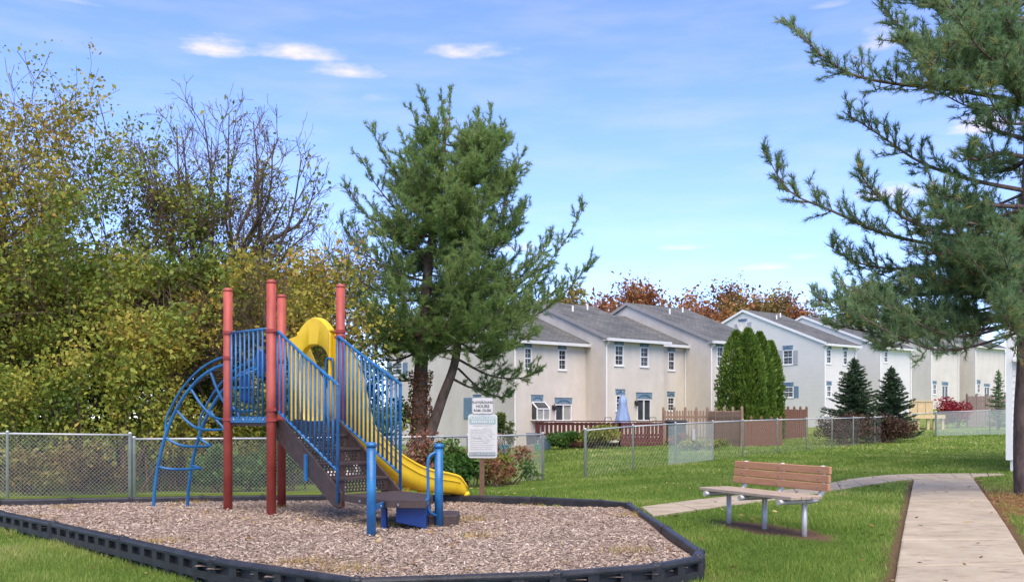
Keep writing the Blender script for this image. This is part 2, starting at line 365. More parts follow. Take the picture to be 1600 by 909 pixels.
def make_paths():
    m = concrete()
    def slab(root, c):      # c: four corners in order
        top = [Vector((x, y, gz(x, y)+0.03)) for x, y in c]; ce = sum(top, Vector())/4
        ins = [p+(ce-p).normalized()*0.020 for p in top]; ins2 = [p+(ce-p).normalized()*0.045+Vector((0,0,.008)) for p in top]
        mb = MB(); mb.add([p-Vector((0,0,.11)) for p in ins]+ins+ins2, [(0,1,5,4),(1,2,6,5),(2,3,7,6),(3,0,4,7),(4,5,9,8),(5,6,10,9),(6,7,11,10),(7,4,8,11),(8,9,10,11)])
        part('slab', mb, m, root)
    r = bpy.data.objects.new('path', None); COL.objects.link(r); r['kind'] = 'structure'; r['label'] = 'straight concrete walkway running away on the right'
    ys = list(np.linspace(3.0, 1, 2)); Y = 3.0; ys = []
    while Y < pl1.y-0.9: ys.append(Y); Y += 1.52
    ys.append(None)
    for i in range(len(ys)-1):
        a, b = ys[i], ys[i+1]
        A = on_line(pl0, pl1, a); D = on_line(pr0, pr1, a)
        B = on_line(pl0, pl1, b) if b else (pl1.x, pl1.y); C = on_line(pr0, pr1, b) if b else (pr1.x, pr1.y)
        slab(r, [A, D, C, B])
    r2 = bpy.data.objects.new('path', None); COL.objects.link(r2); r2['kind'] = 'structure'; r2['label'] = 'curving concrete path crossing behind the bench'
    up = bez([(x, y, 0) for x, y in UPW], 2); lo = bez([(x, y, 0) for x, y in LOW], 2)
    for i in range(len(up)-1): slab(r2, [(lo[i].x, lo[i].y), (lo[i+1].x, lo[i+1].y), (up[i+1].x, up[i+1].y), (up[i].x, up[i].y)])
make_paths()

def MZ(x, y): return -0.10*np.clip((np.asarray(y)-14.3)/1.0, 0, 1)+0.012*np.sin(np.asarray(x)*2.3+1)*np.sin(np.asarray(y)*1.9)
def mz(x, y): return float(MZ(x, y))
def make_bed():
    xs = np.arange(-12.5, 2.4, .16); ys = np.arange(7, 17.5, .16); X, Y = np.meshgrid(xs, ys); Z = MZ(X, Y)
    idx = np.arange(X.size).reshape(X.shape); Fc = np.stack([idx[:-1,:-1], idx[:-1,1:], idx[1:,1:], idx[1:,:-1]], -1).reshape(-1, 4)
    cx, cy = X.ravel()[Fc].mean(1), Y.ravel()[Fc].mean(1); keep = inpoly(cx, cy, PLAY); Fc = Fc[keep]
    used, inv = np.unique(Fc, return_inverse=True); V = np.stack([X, Y, Z], -1).reshape(-1, 3)[used]
    m = mat('mulch_floor', (.20,.135,.10), .95, .45, 40, 1.0, 70, color2=(.44,.33,.26))
    struct('mulch_bed', npmesh('mulch_bed', V, inv.reshape(-1, 4), m, smooth=True), None)
    n = 190000; x = rs.uniform(-11, 2.2, n); y = 7.3+9.5*rs.rand(n)**1.35
    k = inpoly(x, y, PLAY) & (np.abs(x) < y*.56+.3) & (seg_dist(x, y, PLAY, True) > 0.10); x, y = x[k], y[k]; n = len(x)
    L = rs.uniform(.016,.048,n); W = L*rs.uniform(.18,.42,n); an = rs.uniform(0,2*np.pi,n); tilt = rs.normal(0,.28,n); roll = rs.normal(0,.4,n)
    d = np.stack([np.cos(an)*np.cos(tilt), np.sin(an)*np.cos(tilt), np.sin(tilt)], -1); s = np.stack([-np.sin(an)*np.cos(roll), np.cos(an)*np.cos(roll), np.sin(roll)], -1)
    c = np.stack([x, y, MZ(x, y)+rs.uniform(.004,.022,n)], -1); up = np.array([0,0,.004])
    V = np.stack([c-d*L[:,None]/2-s*W[:,None]/2, c+d*L[:,None]*.5-s*W[:,None]*.3, c+d*L[:,None]*.55+s*W[:,None]*.4, c-d*L[:,None]*.45+s*W[:,None]/2], 1).reshape(-1, 3)
    patch = .5+.5*np.sin(x*1.3+np.sin(y*1.7)*2)*np.sin(y*1.1+np.sin(x*.9)*2)
    cm = leaf_mat('chip', [(0,(.10,.062,.045)),(.2,(.25,.18,.125)),(.5,(.36,.28,.21)),(.8,(.45,.365,.285)),(.95,(.54,.455,.375)),(1,(.60,.52,.45))], .9, 0)
    o = link('wood_chips', npmesh('wood_chips', V, np.arange(4*n).reshape(-1, 4), cm, np.clip(rs.beta(1.7,1.6,n)+(patch-.5)*.18, 0, 1)))
    tag(o, 'loose tan and brown wood chips covering the play bed', 'wood chips', kind='stuff')
    # dry grass tufts that came through the chips
    spots = [ground_guess(p) for p in [(30,812),(330,757),(360,757),(100,790),(300,775),(640,812),(655,820),(738,812),(745,838),(470,880),(550,890),(480,788),(430,790),(450,770),(690,818),(980,862),(990,805),(600,822),(850,778),(250,846)]]
    V = []; R = []
    for q in spots:
        for _ in range(230):
            bx, by = q[0]+rs.normal(0,.16), q[1]+rs.normal(0,.13); h = rs.uniform(.02,.085); a = rs.uniform(0,6.28); l = rs.normal(0,.6)*h
            if not inpoly(np.array([bx]), np.array([by]), PLAY)[0]: continue
            z = mz(bx, by); w = .004; V += [(bx-w*math.cos(a),by-w*math.sin(a),z),(bx+w*math.cos(a),by+w*math.sin(a),z),(bx+l*math.sin(a),by-l*math.cos(a),z+h)]; R.append(rs.rand())
    dm = leaf_mat('dry_grass', [(0,(.30,.19,.07)),(.6,(.46,.31,.12)),(.85,(.30,.27,.08)),(1,(.16,.2,.05))], .8, .2)
    tag(link('dry_grass', npmesh('dry_grass', V, np.arange(len(V)).reshape(-1, 3), dm, R)), 'dry straw-coloured grass tufts growing through the wood chips', 'grass', kind='stuff')
def ground_guess(p): d = CAMH*F/(p[1]-HY); return ((p[0]-HX)/F*d, d)
make_bed()

def make_border():
    m = mat('black_plastic', (.010,.010,.012), .5, .35, 5, .25, 60, color2=(.032,.032,.037))
    root = thing('play_border', 'black plastic border of pocketed segments around the wood chip bed', 'border', (BORDER[4].x, BORDER[4].y, -.2))
    n = len(BORDER)
    for i in range(n):
        a, b = BORDER[i], BORDER[(i+1) % n]; L = (b-a).length
        if L < 0.1: continue
        ex = (b-a).normalized(); nn = Vector((ex.y, -ex.x, 0)).normalized()          # outward (border runs counter-clockwise seen from above)
        mid = (a+b)/2
        if inpoly(np.array([mid.x+nn.x*.2]), np.array([mid.y+nn.y*.2]), PLAY)[0]: nn = -nn
        T, H = 0.10, 0.27
        def pt(s, z, q, a=a, ex=ex, nn=nn): p = a+ex*s; return Vector((p.x+nn.x*(T/2+q), p.y+nn.y*(T/2+q), p.z-H+z))
        g = 0.012; k = max(1, int(round((L-.1)/0.29))); w = (L-2*g)/k; holes = []
        for j in range(k): holes.append((g+w*j+w*.17, g+w*j+w*.83, H*.52, H*.80)); holes.append((g+w*j+w*.12, g+w*j+w*.88, H*.02, H*.26))
        mb = MB(); mb.holed(pt, L-g, H*.9, holes, .045, True, a0=g)
        # rounded top and the back face
        prof = [(0,H*.9),(-.006,H*.965),(-.022,H),(-T+.022,H),(-T+.006,H*.965),(-T,H*.9),(-T,0)]
        for (q0,z0), (q1,z1) in zip(prof, prof[1:]): mb.quad(pt(g,z0,q0), pt(L-g,z0,q0), pt(L-g,z1,q1), pt(g,z1,q1))
        for s in (g, L-g): mb.add([pt(s,0,0), pt(s,H*.9,0)]+[pt(s,z,q) for q, z in prof[1:]], [tuple(range(8))])
        # raised lip along the outer edge
        mb.hexa([pt(g,H*.86,.0), pt(L-g,H*.86,.0), pt(L-g,H*.86,.012), pt(g,H*.86,.012), pt(g,H*.91,.0), pt(L-g,H*.91,.0), pt(L-g,H*.91,.012), pt(g,H*.91,.012)])
        part('border_segment', mb, m, root)
        kb = MB(); kb.lathe((a.x, a.y, a.z), [(.062,-.26),(.062,-.012),(.056,.002),(.03,.006),(.018,.02),(.004,.024)], 12); part('joint_pin', kb, m, root)
make_border()

def make_grass():
    bands = [(7.0,11.5,4200,.062,.0042),(11.5,16,2300,.060,.0062),(16,23,900,.056,.010),(23,33,330,.058,.017),(33,52,90,.065,.032)]
    VV = []; RR = []
    for y0, y1, dens, h0, w0 in bands:
        xw = y1*.56; n = int(2*xw*(y1-y0)*dens); x = rs.uniform(-xw, xw, n); y = rs.uniform(y0, y1, n)
        k = (np.abs(x) < y*.55+.2) & ~inpoly(x, y, PLAY) & ~inpoly(x, y, MAIN) & ~inpoly(x, y, CROSS)
        k &= ~((x < 0.3) & (y > 21)) & ~((x < -3) & (y > 17.5))
        x, y = x[k], y[k]
        d, nd = dirt_needles(x, y); k = rs.rand(len(x)) > np.maximum(d*1.05, nd*.97); x, y = x[k], y[k]; n = len(x)
        pat = np.sin(x*1.1+np.sin(y*.8)*1.8)*np.sin(y*.9+np.sin(x*.7+2)*2); fine = np.sin(x*5.1+np.sin(y*4))*np.sin(y*4.3+np.sin(x*3.7))
        h = h0*(1+.25*pat+.2*fine)*rs.uniform(.55,1.25,n); w = w0*rs.uniform(.7,1.3,n); a = rs.uniform(0,2*np.pi,n); ln = rs.normal(0,.55,n)*h; a2 = rs.uniform(0,2*np.pi,n)
        z = GZ(x, y)-.005; dx, dy = np.cos(a)*w, np.sin(a)*w
        V = np.stack([np.stack([x-dx,y-dy,z],-1), np.stack([x+dx,y+dy,z],-1), np.stack([x+np.cos(a2)*ln,y+np.sin(a2)*ln,z+h],-1)], 1)
        VV.append(V.reshape(-1, 3)); RR.append(np.clip(.47+.26*pat+.12*fine+rs.normal(0,.18,n), 0, 1))
    V = np.concatenate(VV); R = np.concatenate(RR)
    gm = leaf_mat('grass_blade', [(0,(.095,.175,.025)),(.35,(.165,.26,.04)),(.62,(.235,.325,.06)),(.85,(.35,.39,.10)),(1,(.5,.45,.2))], .6, .35)
    tag(link('grass', npmesh('grass', V, np.arange(len(V)).reshape(-1, 3), gm, R)), 'short green lawn grass round the play area and path', 'grass', kind='stuff')
    # fallen straw under the right-hand pine
    n = 22000; x = 8.6+rs.normal(0,1.5,n); y = 14.6+rs.normal(0,2.2,n); k = (x > on_lineX(y)+.02) & (x < 13); x, y = x[k], y[k]; n = len(x)
    a = rs.uniform(0,6.28,n); L = rs.uniform(.05,.11,n); z = GZ(x,y)+rs.uniform(.01,.045,n); dx, dy = np.cos(a)*L/2, np.sin(a)*L/2; ox, oy = -np.sin(a)*.004, np.cos(a)*.004
    V = np.stack([np.stack([x-dx,y-dy,z],-1), np.stack([x+dx+ox,y+dy+oy,z+.01],-1), np.stack([x+dx-ox,y+dy-oy,z+.01],-1)],1).reshape(-1,3)
    sm = leaf_mat('pine_straw', [(0,(.16,.065,.025)),(.5,(.34,.15,.055)),(1,(.5,.27,.12))], .8, 0)
    tag(link('pine_straw', npmesh('pine_straw', V, np.arange(len(V)).reshape(-1,3), sm, rs.rand(n))), 'fallen orange pine needles on the lawn right of the walkway', 'pine straw', kind='stuff')
make_grass()
def fallen_leaves():
    n = 700; y = 8+rs.rand(n)**.8*18; x = rs.uniform(-.55,.55,n)*y; k = ~((x < -3) & (y > 17)); x, y = x[k], y[k]; n = len(x); a = rs.uniform(0,6.28,n); s = rs.uniform(.022,.05,n)
    z = np.where(inpoly(x, y, PLAY), MZ(x, y)+.025, GZ(x, y)+.042); d = np.stack([np.cos(a)*s, np.sin(a)*s, rs.normal(0,.25,n)*s], -1); w = np.stack([-np.sin(a)*s*.4, np.cos(a)*s*.4, rs.normal(0,.2,n)*s], -1); c = np.stack([x, y, z], -1)
    V = np.stack([c-d, c+w, c+d, c-w], 1).reshape(-1, 3); lm = leaf_mat('fallen_leaf', [(0,(.14,.075,.03)),(.6,(.32,.2,.07)),(1,(.45,.36,.16))], .8, .1)
    tag(link('fallen_leaves', npmesh('fallen_leaves', V, np.arange(4*n).reshape(-1, 4), lm, rs.rand(n))), 'scattered dry autumn leaves on lawn, path and wood chips', 'leaves', kind='stuff')
fallen_leaves()

# ------------------------------------------------------------------ play structure
def Vv(x, y, z): return Vector((x, y, z))
def make_play():
    RED = mat('faded_red_paint', (.29,.034,.025), .55, .22, 3.2, .12, 90, color2=(.42,.085,.062), stretch=(1,1,.5))
    BLUE = mat('blue_paint', (.006,.095,.27), .42, .25, 4, .08, 80, color2=(.018,.165,.39), coat=.1)
    DBLUE = mat('deep_blue_plastic', (.006,.035,.17), .35, .15, 5)
    YEL = mat('yellow_plastic', (.74,.47,.010), .42, .10, 2.6, .08, 50, color2=(.83,.57,.025))
    BRN = mat('brown_coating', (.036,.022,.019), .6, .25, 8, .3, 120, color2=(.07,.046,.04))
    STEEL = mat('bolt_steel', (.6,.6,.62), .35, .1, 8, metal=1.0)
    PW = mat('red_clamp', (.25,.028,.02), .5, .1, 6)
    a = .826; C = Vv(-3.365, 14.16, 0)
    P1, P2, P3, P4 = Vv(-4.19,14.16,0), Vv(-3.349,13.36,0), Vv(-3.595,14.98,0), Vv(-2.537,14.2,0)
    ZD = 1.30
    root = thing('play_structure', 'playground climber with red posts, blue stair rails, blue arch ladder and yellow slide', 'play structure', (C.x, C.y, 0))
    # posts with domed caps, clamps
    tops = {1: (P1, 450), 2: (P2, 437), 3: (P3, 460), 4: (P4, 444)}
    clamps = {1: (520, 559, 655), 2: (517, 640, 656), 3: (564, 655), 4: (518, 527, 655)}
    for k, (p, ty) in tops.items():
        zt = CAMH+(HY-ty)/F*p.y; z0 = mz(p.x, p.y)-.12; r = .066
        mb = MB(); mb.lathe((p.x, p.y, 0), [(r,z0),(r,zt-.05)], 18)
        po = part('post', mb, RED, root, smooth=False); [setattr(q, 'use_smooth', len(q.vertices) == 4) for q in po.data.polygons]
        cb = MB(); cb.lathe((p.x, p.y, 0), [(r+.003,zt-.052),(r+.003,zt-.03),(r*.93,zt-.012),(r*.6,zt),(r*.05,zt+.004)], 18); sub('post_cap', cb, RED, po, True)
        for cy in clamps[k]:
            zc = CAMH+(HY-cy)/F*p.y; cl = MB(); cl.lathe((p.x, p.y, zc), [(r+.002,-.026),(r+.012,-.022),(r+.012,.022),(r+.002,.026)], 18)
            cl.box((p.x+(r+.02)*(.7 if k in (1,2) else -.7), p.y-(r+.012)*.7, zc), (.045,.03,.03)); co = sub('clamp', cl, PW, po)
            bt = MB(); bt.lathe((p.x, p.y-r-.022, zc), [(.009,-.008),(.009,.008)], 8); 
    def edge(A, B, t): return A+(B-A)*t
    # deck
    mb = MB(); dk = [(q.x, q.y) for q in (C+(P1-C)*.97, C+(P2-C)*.97, C+(P4-C)*.97, C+(P3-C)*.97)]; mb.prism(dk, ZD-.07, ZD); part('deck', mb, BRN, root)
    # guard panel between P1 and P2
    def rail_panel(A, B, zb, zt, nb, name='guard_panel', inset=.085):
        d = (B-A); L = d.length; d.normalize(); A2, B2 = A+d*inset, B-d*inset
        fr = MB(); fr.beam(A2+Vv(0,0,zb+.04), B2+Vv(0,0,zb+.04), .02, .085); g = part(name, fr, BLUE, root); tr_ = MB(); tr_.tube([A2+Vv(0,0,zt), B2+Vv(0,0,zt)], .017, 10); sub('top_rail', tr_, BLUE, g, True)
        for i in range(nb):
            q = edge(A2, B2, (i+.15)/(nb-.7)); bm = MB(); bm.tube([q+Vv(0,0,zb+.06), q+Vv(0,0,zt)], .0155, 8); sub('bar', bm, BLUE, g, True)
        for i in range(4):
            q = edge(A2, B2, .1+.8*i/3)+Vv(-.009,-.009,zb+.045); bo = MB(); bo.lathe(q, [(.012,-.012),(.012,.012)], 8); sub('bolt', bo, STEEL, g)
    rail_panel(P1, P2, ZD-.02, CAMH+(HY-516)/F*13.7, 9)
    # stairs out of the P2-P4 side
    e = Vv(.7071,-.7071,0); lat = Vv(.7071,.7071,0)
    S = edge(P2, P4, .5); hw = .47; ZL = .36
    nst = 5; run = 1.5; 
    # stringers
    for sgn in (-1, 1):
        o = S+lat*(hw*sgn); mb = MB(); t = lat*.018
        prof = [(-.02,ZD+.015),(.13,ZD+.015),(run+.03,ZL+.02),(run+.03,ZL-.16),(run-.12,ZL-.17),(.06,ZD-.30),(-.02,ZD-.25)]
        pts = [o+e*s+Vv(0,0,z)-t for s, z in prof]+[o+e*s+Vv(0,0,z)+t for s, z in prof]; n = len(prof)
        mb.add(pts, [tuple(range(n)), tuple(range(2*n-1,n-1,-1))]+[(i,(i+1)%n,n+(i+1)%n,n+i) for i in range(n)]); part('stringer', mb, BRN, root)
    rise = (ZD-ZL)/nst; tr = run/(nst-.3)
    for i in range(1, nst):
        z = ZD-rise*i; s0 = tr*(i-1)+.02; s1 = s0+tr+.04
        mb = MB(); q = [S+e*s0-lat*(hw-.03), S+e*s1-lat*(hw-.03), S+e*s1+lat*(hw-.03), S+e*s0+lat*(hw-.03)]
        mb.hexa([p+Vv(0,0,z-.03) for p in q]+[p+Vv(0,0,z) for p in q]); tread = part('tread', mb, BRN, root)
    for i in range(1, nst+1):
        z = ZD-rise*i; s = tr*(i-1)+.04
        o = S+e*s-lat*(hw-.03); W = 2*hw-.06
        def pt(aa, zz, nn, o=o, z=z): return o+lat*aa+Vv(0,0,z+zz)+e*nn
        holes = []
        for r_ in range(4):
            for c_ in range(15):
                x0 = .05+c_*(W-.1)/15+(.012 if r_ % 2 else 0); holes.append((x0, x0+.026, .022+r_*.04, .022+r_*.04+.024))
        mb = MB()
        for r_ in range(4):      # one strip per row so that the offset rows stay cheap
            hs = [h for h in holes if abs(h[2]-(.022+r_*.04)) < 1e-6]; lo = 0 if r_ == 0 else .022+r_*.04-.008; hi = (.022+(r_+1)*.04-.008) if r_ < 3 else rise-.03
            mb.holed(pt, W, hi, hs, .006, a0=0, z0=lo)
        part('riser', mb, BRN, root)
    # hand rails of the stairs
    def stair_rail(o, sA, sB, zA, zB, zlo, nb, foot):
        fr = MB(); top = [o+e*(sA-.02)+Vv(0,0,zA-.02), o+e*(sA+.0)+Vv(0,0,zA), o+e*(sA+.05)+Vv(0,0,zA-.005)]
        tp = bez([o+e*sA+Vv(0,0,zA-.04), o+e*(sA+.03)+Vv(0,0,zA), o+e*(sA+.12)+Vv(0,0,zA-.045), o+e*((sA+sB)/2)+Vv(0,0,(zA+zB)/2+.0), o+e*(sB-.06)+Vv(0,0,zB+.035), o+e*(sB-.005)+Vv(0,0,zB-.01), o+e*sB+Vv(0,0,zB-.08)], 6)
        fr.tube(tp+[o+e*sB+Vv(0,0,foot)], .021, 10)
        fr.tube([o+e*sA+Vv(0,0,zA-.04), o+e*sA+Vv(0,0,zlo)], .019, 8)
        def zl(s): return zlo+(s-sA)/(sB-sA)*((zB-zA)*1.0)
        fr.tube([o+e*sA+Vv(0,0,zlo), o+e*(sA+.06)+Vv(0,0,zlo-.01), o+e*sB+Vv(0,0,zl(sB)+.0)], .019, 8)
        g = part('stair_rail', fr, BLUE, root, True)
        [setattr(q, 'use_smooth', len(q.vertices) == 4) for q in g.data.polygons]
        for i in range(1, nb+1):
            s = sA+(sB-sA)*i/(nb+1); zt = zA+(zB-zA)*(s-sA)/(sB-sA); bm = MB(); bm.tube([o+e*s+Vv(0,0,zl(s)), o+e*s+Vv(0,0,zt)], .0165, 8); sub('bar', bm, BLUE, g, True)
        return g
    oL = S-lat*(hw+.04); oR = S+lat*(hw+.04)
    def zat(px_y, q): return CAMH+(HY-px_y)/F*q.y
    gL = stair_rail(oL, .04, 1.50, zat(519, oL), zat(601, oL+e*1.5), zat(643, oL), 13, .25)
    gR = stair_rail(oR, .02, 1.50, zat(526, oR), zat(600, oR+e*1.5), zat(655, oR), 14, .28)
    mb = MB(); q = oL+e*.76; mb.beam(q+Vv(0,0,.86), q+Vv(0,0,.50), .03, .055, up=e); sub('bracket', mb, BLUE, gL)
    # inner grab panel of short bars at the slide side of P4
    g = MB(); A, B = edge(P4, P3, .12), edge(P4, P3, .24); zt = zat(560, P4)
    g.tube(bez([A+Vv(0,0,ZD), A+Vv(0,0,zt-.1), A+(B-A)*.3+Vv(0,0,zt), B+Vv(0,0,zt-.08), B+Vv(0,0,ZD)], 5), .017, 8); part('grab_bar', g, BLUE, root, smooth=True)
    # transfer platform, its legs, skirt and low step
    poly = [(-2.20,12.38),(-1.50,11.47),(-1.02,11.42),(-1.02,12.4),(-1.56,13.05)]
    mb = MB(); mb.prism([(x, y) for x, y in poly], ZL-.085, ZL-.006); pf = part('platform', mb, BRN, root)
    cx = sum(p[0] for p in poly)/5; cy = sum(p[1] for p in poly)/5
    tp = MB(); tp.prism([(cx+(x-cx)*.985, cy+(y-cy)*.985) for x, y in poly], ZL-.0055, ZL); sub('platform_top', tp, BRN, pf)
    def bolt(p, rr=.014): b = MB(); b.lathe(p, [(rr,-.012),(rr,.012)], 8); return b
    for bx, by in ((-1.36,11.452),(-1.9,11.985)): sub('bolt', bolt((bx, by-.006, ZL-.05)), STEEL, pf)
    def blue_post(x, y, top, r=.053):
        mb = MB(); mb.lathe((x, y, 0), [(r,mz(x,y)-.1),(r,top-.05)], 16); po = part('support_post', mb, BLUE, root); [setattr(q, 'use_smooth', len(q.vertices) == 4) for q in po.data.polygons]
        cb = MB(); cb.lathe((x, y, 0), [(r+.01,top-.055),(r+.012,top-.03),(r*.95,top-.008),(r*.5,top),(r*.05,top+.002)], 16); sub('post_cap', cb, BLUE, po, True); return po
    pa = blue_post(-1.615, 11.02, zat(690, Vv(0,11.02,0))); pb = blue_post(-.905, 11.88, zat(692, Vv(0,11.88,0)))
    br = MB(); br.beam((-1.585,11.05,ZL-.05), (-1.545,11.55,ZL-.05), .03, .06); sub('bracket', br, BLUE, pa); sub('bolt', bolt((-1.545,11.3,ZL-.045)), STEEL, pa)
    lx = P(669, 0, 11.8).x; zt = zat(707, Vv(0,11.8,0)); zb = zat(805, Vv(0,11.8,0))
    lp = MB(); lp.tube(bez([(-.905,11.87,zt), (lx+.06,11.83,zt-.01), (lx,11.8,zt-.09), (lx,11.8,(zt+zb)/2), (lx,11.8,zb+.1), (lx+.05,11.82,zb+.02), (-.905,11.87,zb-.01)], 6), .019, 9); sub('hand_loop', lp, BLUE, pb, True)
    br = MB(); br.beam((lx,11.8,ZL-.03), (-1.03,11.5,ZL-.03), .03, .07); sub('bracket', br, BLUE, pb); sub('bolt', bolt((lx-.02,11.73,ZL-.03)), STEEL, pb)
    mb = MB(); mb.lathe((-1.56,11.72,0), [(.042,-.08),(.042,ZL-.085)], 14); part('platform_leg', mb, DBLUE, root)
    mb = MB(); A, B = Vv(-1.40,11.60,0), Vv(-1.04,11.55,0); mb.hexa([A+Vv(0,0,.09), B+Vv(0,0,.02), B+Vv(.0,.04,.02), A+Vv(0,.04,.09), A+Vv(0,0,ZL-.086), B+Vv(0,0,ZL-.086), B+Vv(0,.04,ZL-.086), A+Vv(0,.04,ZL-.086)]); part('skirt_panel', mb, DBLUE, root)
    mb = MB(); A, B = Vv(-1.035,11.55,0), Vv(-1.035,12.3,0); mb.hexa([A+Vv(-.02,0,.02), B+Vv(-.02,0,.02), B+Vv(.0,0,.02), A+Vv(0,0,.02), A+Vv(-.02,0,ZL-.086), B+Vv(-.02,0,ZL-.086), B+Vv(0,0,ZL-.086), A+Vv(0,0,ZL-.086)]); part('skirt_panel', mb, DBLUE, root)
    mb = MB(); mb.chamfer_box((-.86,12.2,.065), (.36,.62,.15), 0, .012); part('low_step', mb, BRN, root)
    # arch ladder out of the P1-P3 side
    dv = Vv(-.867,.498,0); A1 = P1+Vv(.06,.06,0)+Vv(0,.01,0); A2 = A1+(P3-P1).normalized()*.62
    def arch_pts(A, base, ztop, n=10):
        # quarter-ellipse like arch from the ground to the post
        pr = [(1.0,0.0),(.985,.14),(.94,.31),(.865,.48),(.76,.635),(.60,.79),(.40,.91),(.20,.975),(0.02,1.0)]
        R = (base-A); R.z = 0
        return bez([Vv(A.x+R.x*s, A.y+R.y*s, base.z+(ztop-base.z)*t) for s, t in pr], 5)
    ztop = zat(567, A1)
    B1 = A1+dv*1.74; B1.z = mz(B1.x,B1.y)-.04; B2 = A2+dv*1.74; B2.z = -.13
    arcs = []
    cl = []
    for A, B in ((A1,B1), (A2,B2)):
        pts = arch_pts(A, B, ztop); mb = MB(); mb.tube(pts, .027, 12); r_ = part('arch_rail', mb, BLUE, root, smooth=True); cl.append(pts)
        # outer hand rail riding above the arch
        hp = []
        N_ = len(pts)
        for k in range(int(N_*.40), N_):
            p = pts[k]; t = (pts[min(k+1,N_-1)]-pts[k-1]).normalized(); nrm = Vv(t.x, t.y, 0); nrm = Vv(dv.x*t.z, dv.y*t.z, -(dv.x*t.x+dv.y*t.y))
            f = min(1, (k-N_*.40)/3.0); hp.append(p+nrm*(.115*f))
        hb = MB(); hb.tube(hp, .018, 9); sub('hand_rail', hb, BLUE, r_, True)
    # rungs: U-shaped loops bowed in under the arch
    n1 = len(cl[0])
    for zr, bow, drop in ((.57,.20,-.05), (1.0,.25,-.15), (1.42,.30,-.31), (1.77,.34,-.48), (2.05,.22,-.60)):
        k = min(i for i in range(n1) if cl[0][i].z >= zr); a_, b_ = cl[0][k], cl[1][k]; inn = -dv*bow; zd = Vv(0,0,drop)
        pth = bez([a_, a_+inn*.55+zd*.55+(b_-a_)*.08, a_+inn*.95+zd*.95+(b_-a_)*.3, b_+inn*.98+zd-(b_-a_)*.12, b_+inn*.9+zd*.9+(b_-a_)*.03, b_+inn*.45+zd*.5, b_], 5)
        mb = MB(); mb.tube(pth, .0205, 10); part('rung', mb, BLUE, root, smooth=True)
    # blue moulded hand plates beside P3
    for x, y, w, h in ((407,568,.15,.46), (384,604,.17,.50)):
        q = P(x, y, 14.75); mb = MB(); pr = []
        for i in range(16):
            an = 2*math.pi*i/16; cx_, cz_ = math.cos(an), math.sin(an); pr.append((abs(cx_)**.7*math.copysign(w/2,cx_), abs(cz_)**.7*math.copysign(h/2,cz_)))
        for yy, sc_ in ((-.03,.86), (-.018,1), (.018,1), (.03,.86)):
            mb.v += [(q.x+u*sc_, q.y+yy, q.z+w_*sc_) for u, w_ in pr]
        for k in range(3): mb.f += [(k*16+i, k*16+(i+1)%16, (k+1)*16+(i+1)%16, (k+1)*16+i) for i in range(16)]
        mb.f += [tuple(range(15,-1,-1)), tuple(range(48,64))]; part('hand_plate', mb, DBLUE, root)
    q = P(384,604,14.7); mb = MB(); mb.tube([q+Vv(-.28,0,-.02), q+Vv(.1,0,-.02)], .016, 8); mb.tube([P(404,575,14.72), P(384,585,14.72), P(366,590,14.72)], .016, 8); part('hand_plate_bar', mb, BLUE, root, smooth=True)
    # ---------------- slide out of the P3-P4 side
    se = Vv(.7071,.7071,0); sl = Vv(.7071,-.7071,0); O = edge(P3, P4, .5)+se*.06
    def floor_z(s):
        return float(np.interp(s, [0,.2,.5,1.0,1.5,1.95,2.3,2.6,2.85,3.0], [1.31,1.29,1.10,.73,.40,.20,.13,.11,.09,.03]))
    def wall_h(s):
        return float(np.interp(s, [0,.12,.35,.55,.70,.80,.95,1.3,2.0,2.5,2.85,3.0], [1.36,1.34,1.28,1.22,1.02,.66,.42,.36,.34,.31,.26,.10]))
    ss = np.concatenate([np.linspace(0,1.0,22), np.linspace(1.05,3.0,34)])
    # smooth the two curves a little
    fz = np.array([np.mean([floor_z(min(3,max(0,s+q))) for q in (-.12,-.06,0,.06,.12)]) for s in ss]); wh = np.array([np.mean([wall_h(min(3,max(0,s+q))) for q in (-.05,0,.05)]) for s in ss])
    W0 = .30
    sec = [(-1.18,1.0,-.02),(-1.16,1.0,.015),(-1.06,1.0,.02),(-1.0,.93,0),(-.985,.6,0),(-.96,.3,0),(-.9,.1,0),(-.75,.02,0),(-.4,0,0),(0,0,-.005),(.4,0,0),(.75,.02,0),(.9,.1,0),(.96,.3,0),(.985,.6,0),(1.0,.93,0),(1.06,1.0,.02),(1.16,1.0,.015),(1.18,1.0,-.02)]
    V = []; Fq = []
    for s, z, h in zip(ss, fz, wh):
        fl = 1+.04*max(0, s-2.5)+.30*max(0, 1-s/.95)**.8; 
        for u, v, dz in sec:
            hh = h if u > 0 else min(h, max(.36, float(np.interp(s, [0,.15,.3,.5,.75,.95], [1.36,1.25,1.0,.72,.5,.4])))); q = O+se*(s*.955)+sl*(u*W0*fl); V.append((q.x, q.y, z+v*hh+dz))
    m_ = len(sec)
    for i in range(len(ss)-1):
        for j in range(m_-1): Fq.append((i*m_+j, i*m_+j+1, (i+1)*m_+j+1, (i+1)*m_+j))
    mb = MB(); mb.add(V, Fq); so = part('slide', mb, YEL, root, smooth=True); md = so.modifiers.new('thickness', 'SOLIDIFY'); md.thickness = .035; md.offset = -1
    # moulded ribs on the outer wall facing the bench
    for v0 in (.62,):
        for sgn in (1, -1):
            pth = [O+se*(s*.955)+sl*(sgn*(W0*1.0+.044))+Vv(0,0,z+h*v0) for s, z, h in zip(ss, fz, wh) if .98 < s < 2.86]; rb = MB(); rb.tube(pth, .010, 6); sub('rib', rb, YEL, so, True)
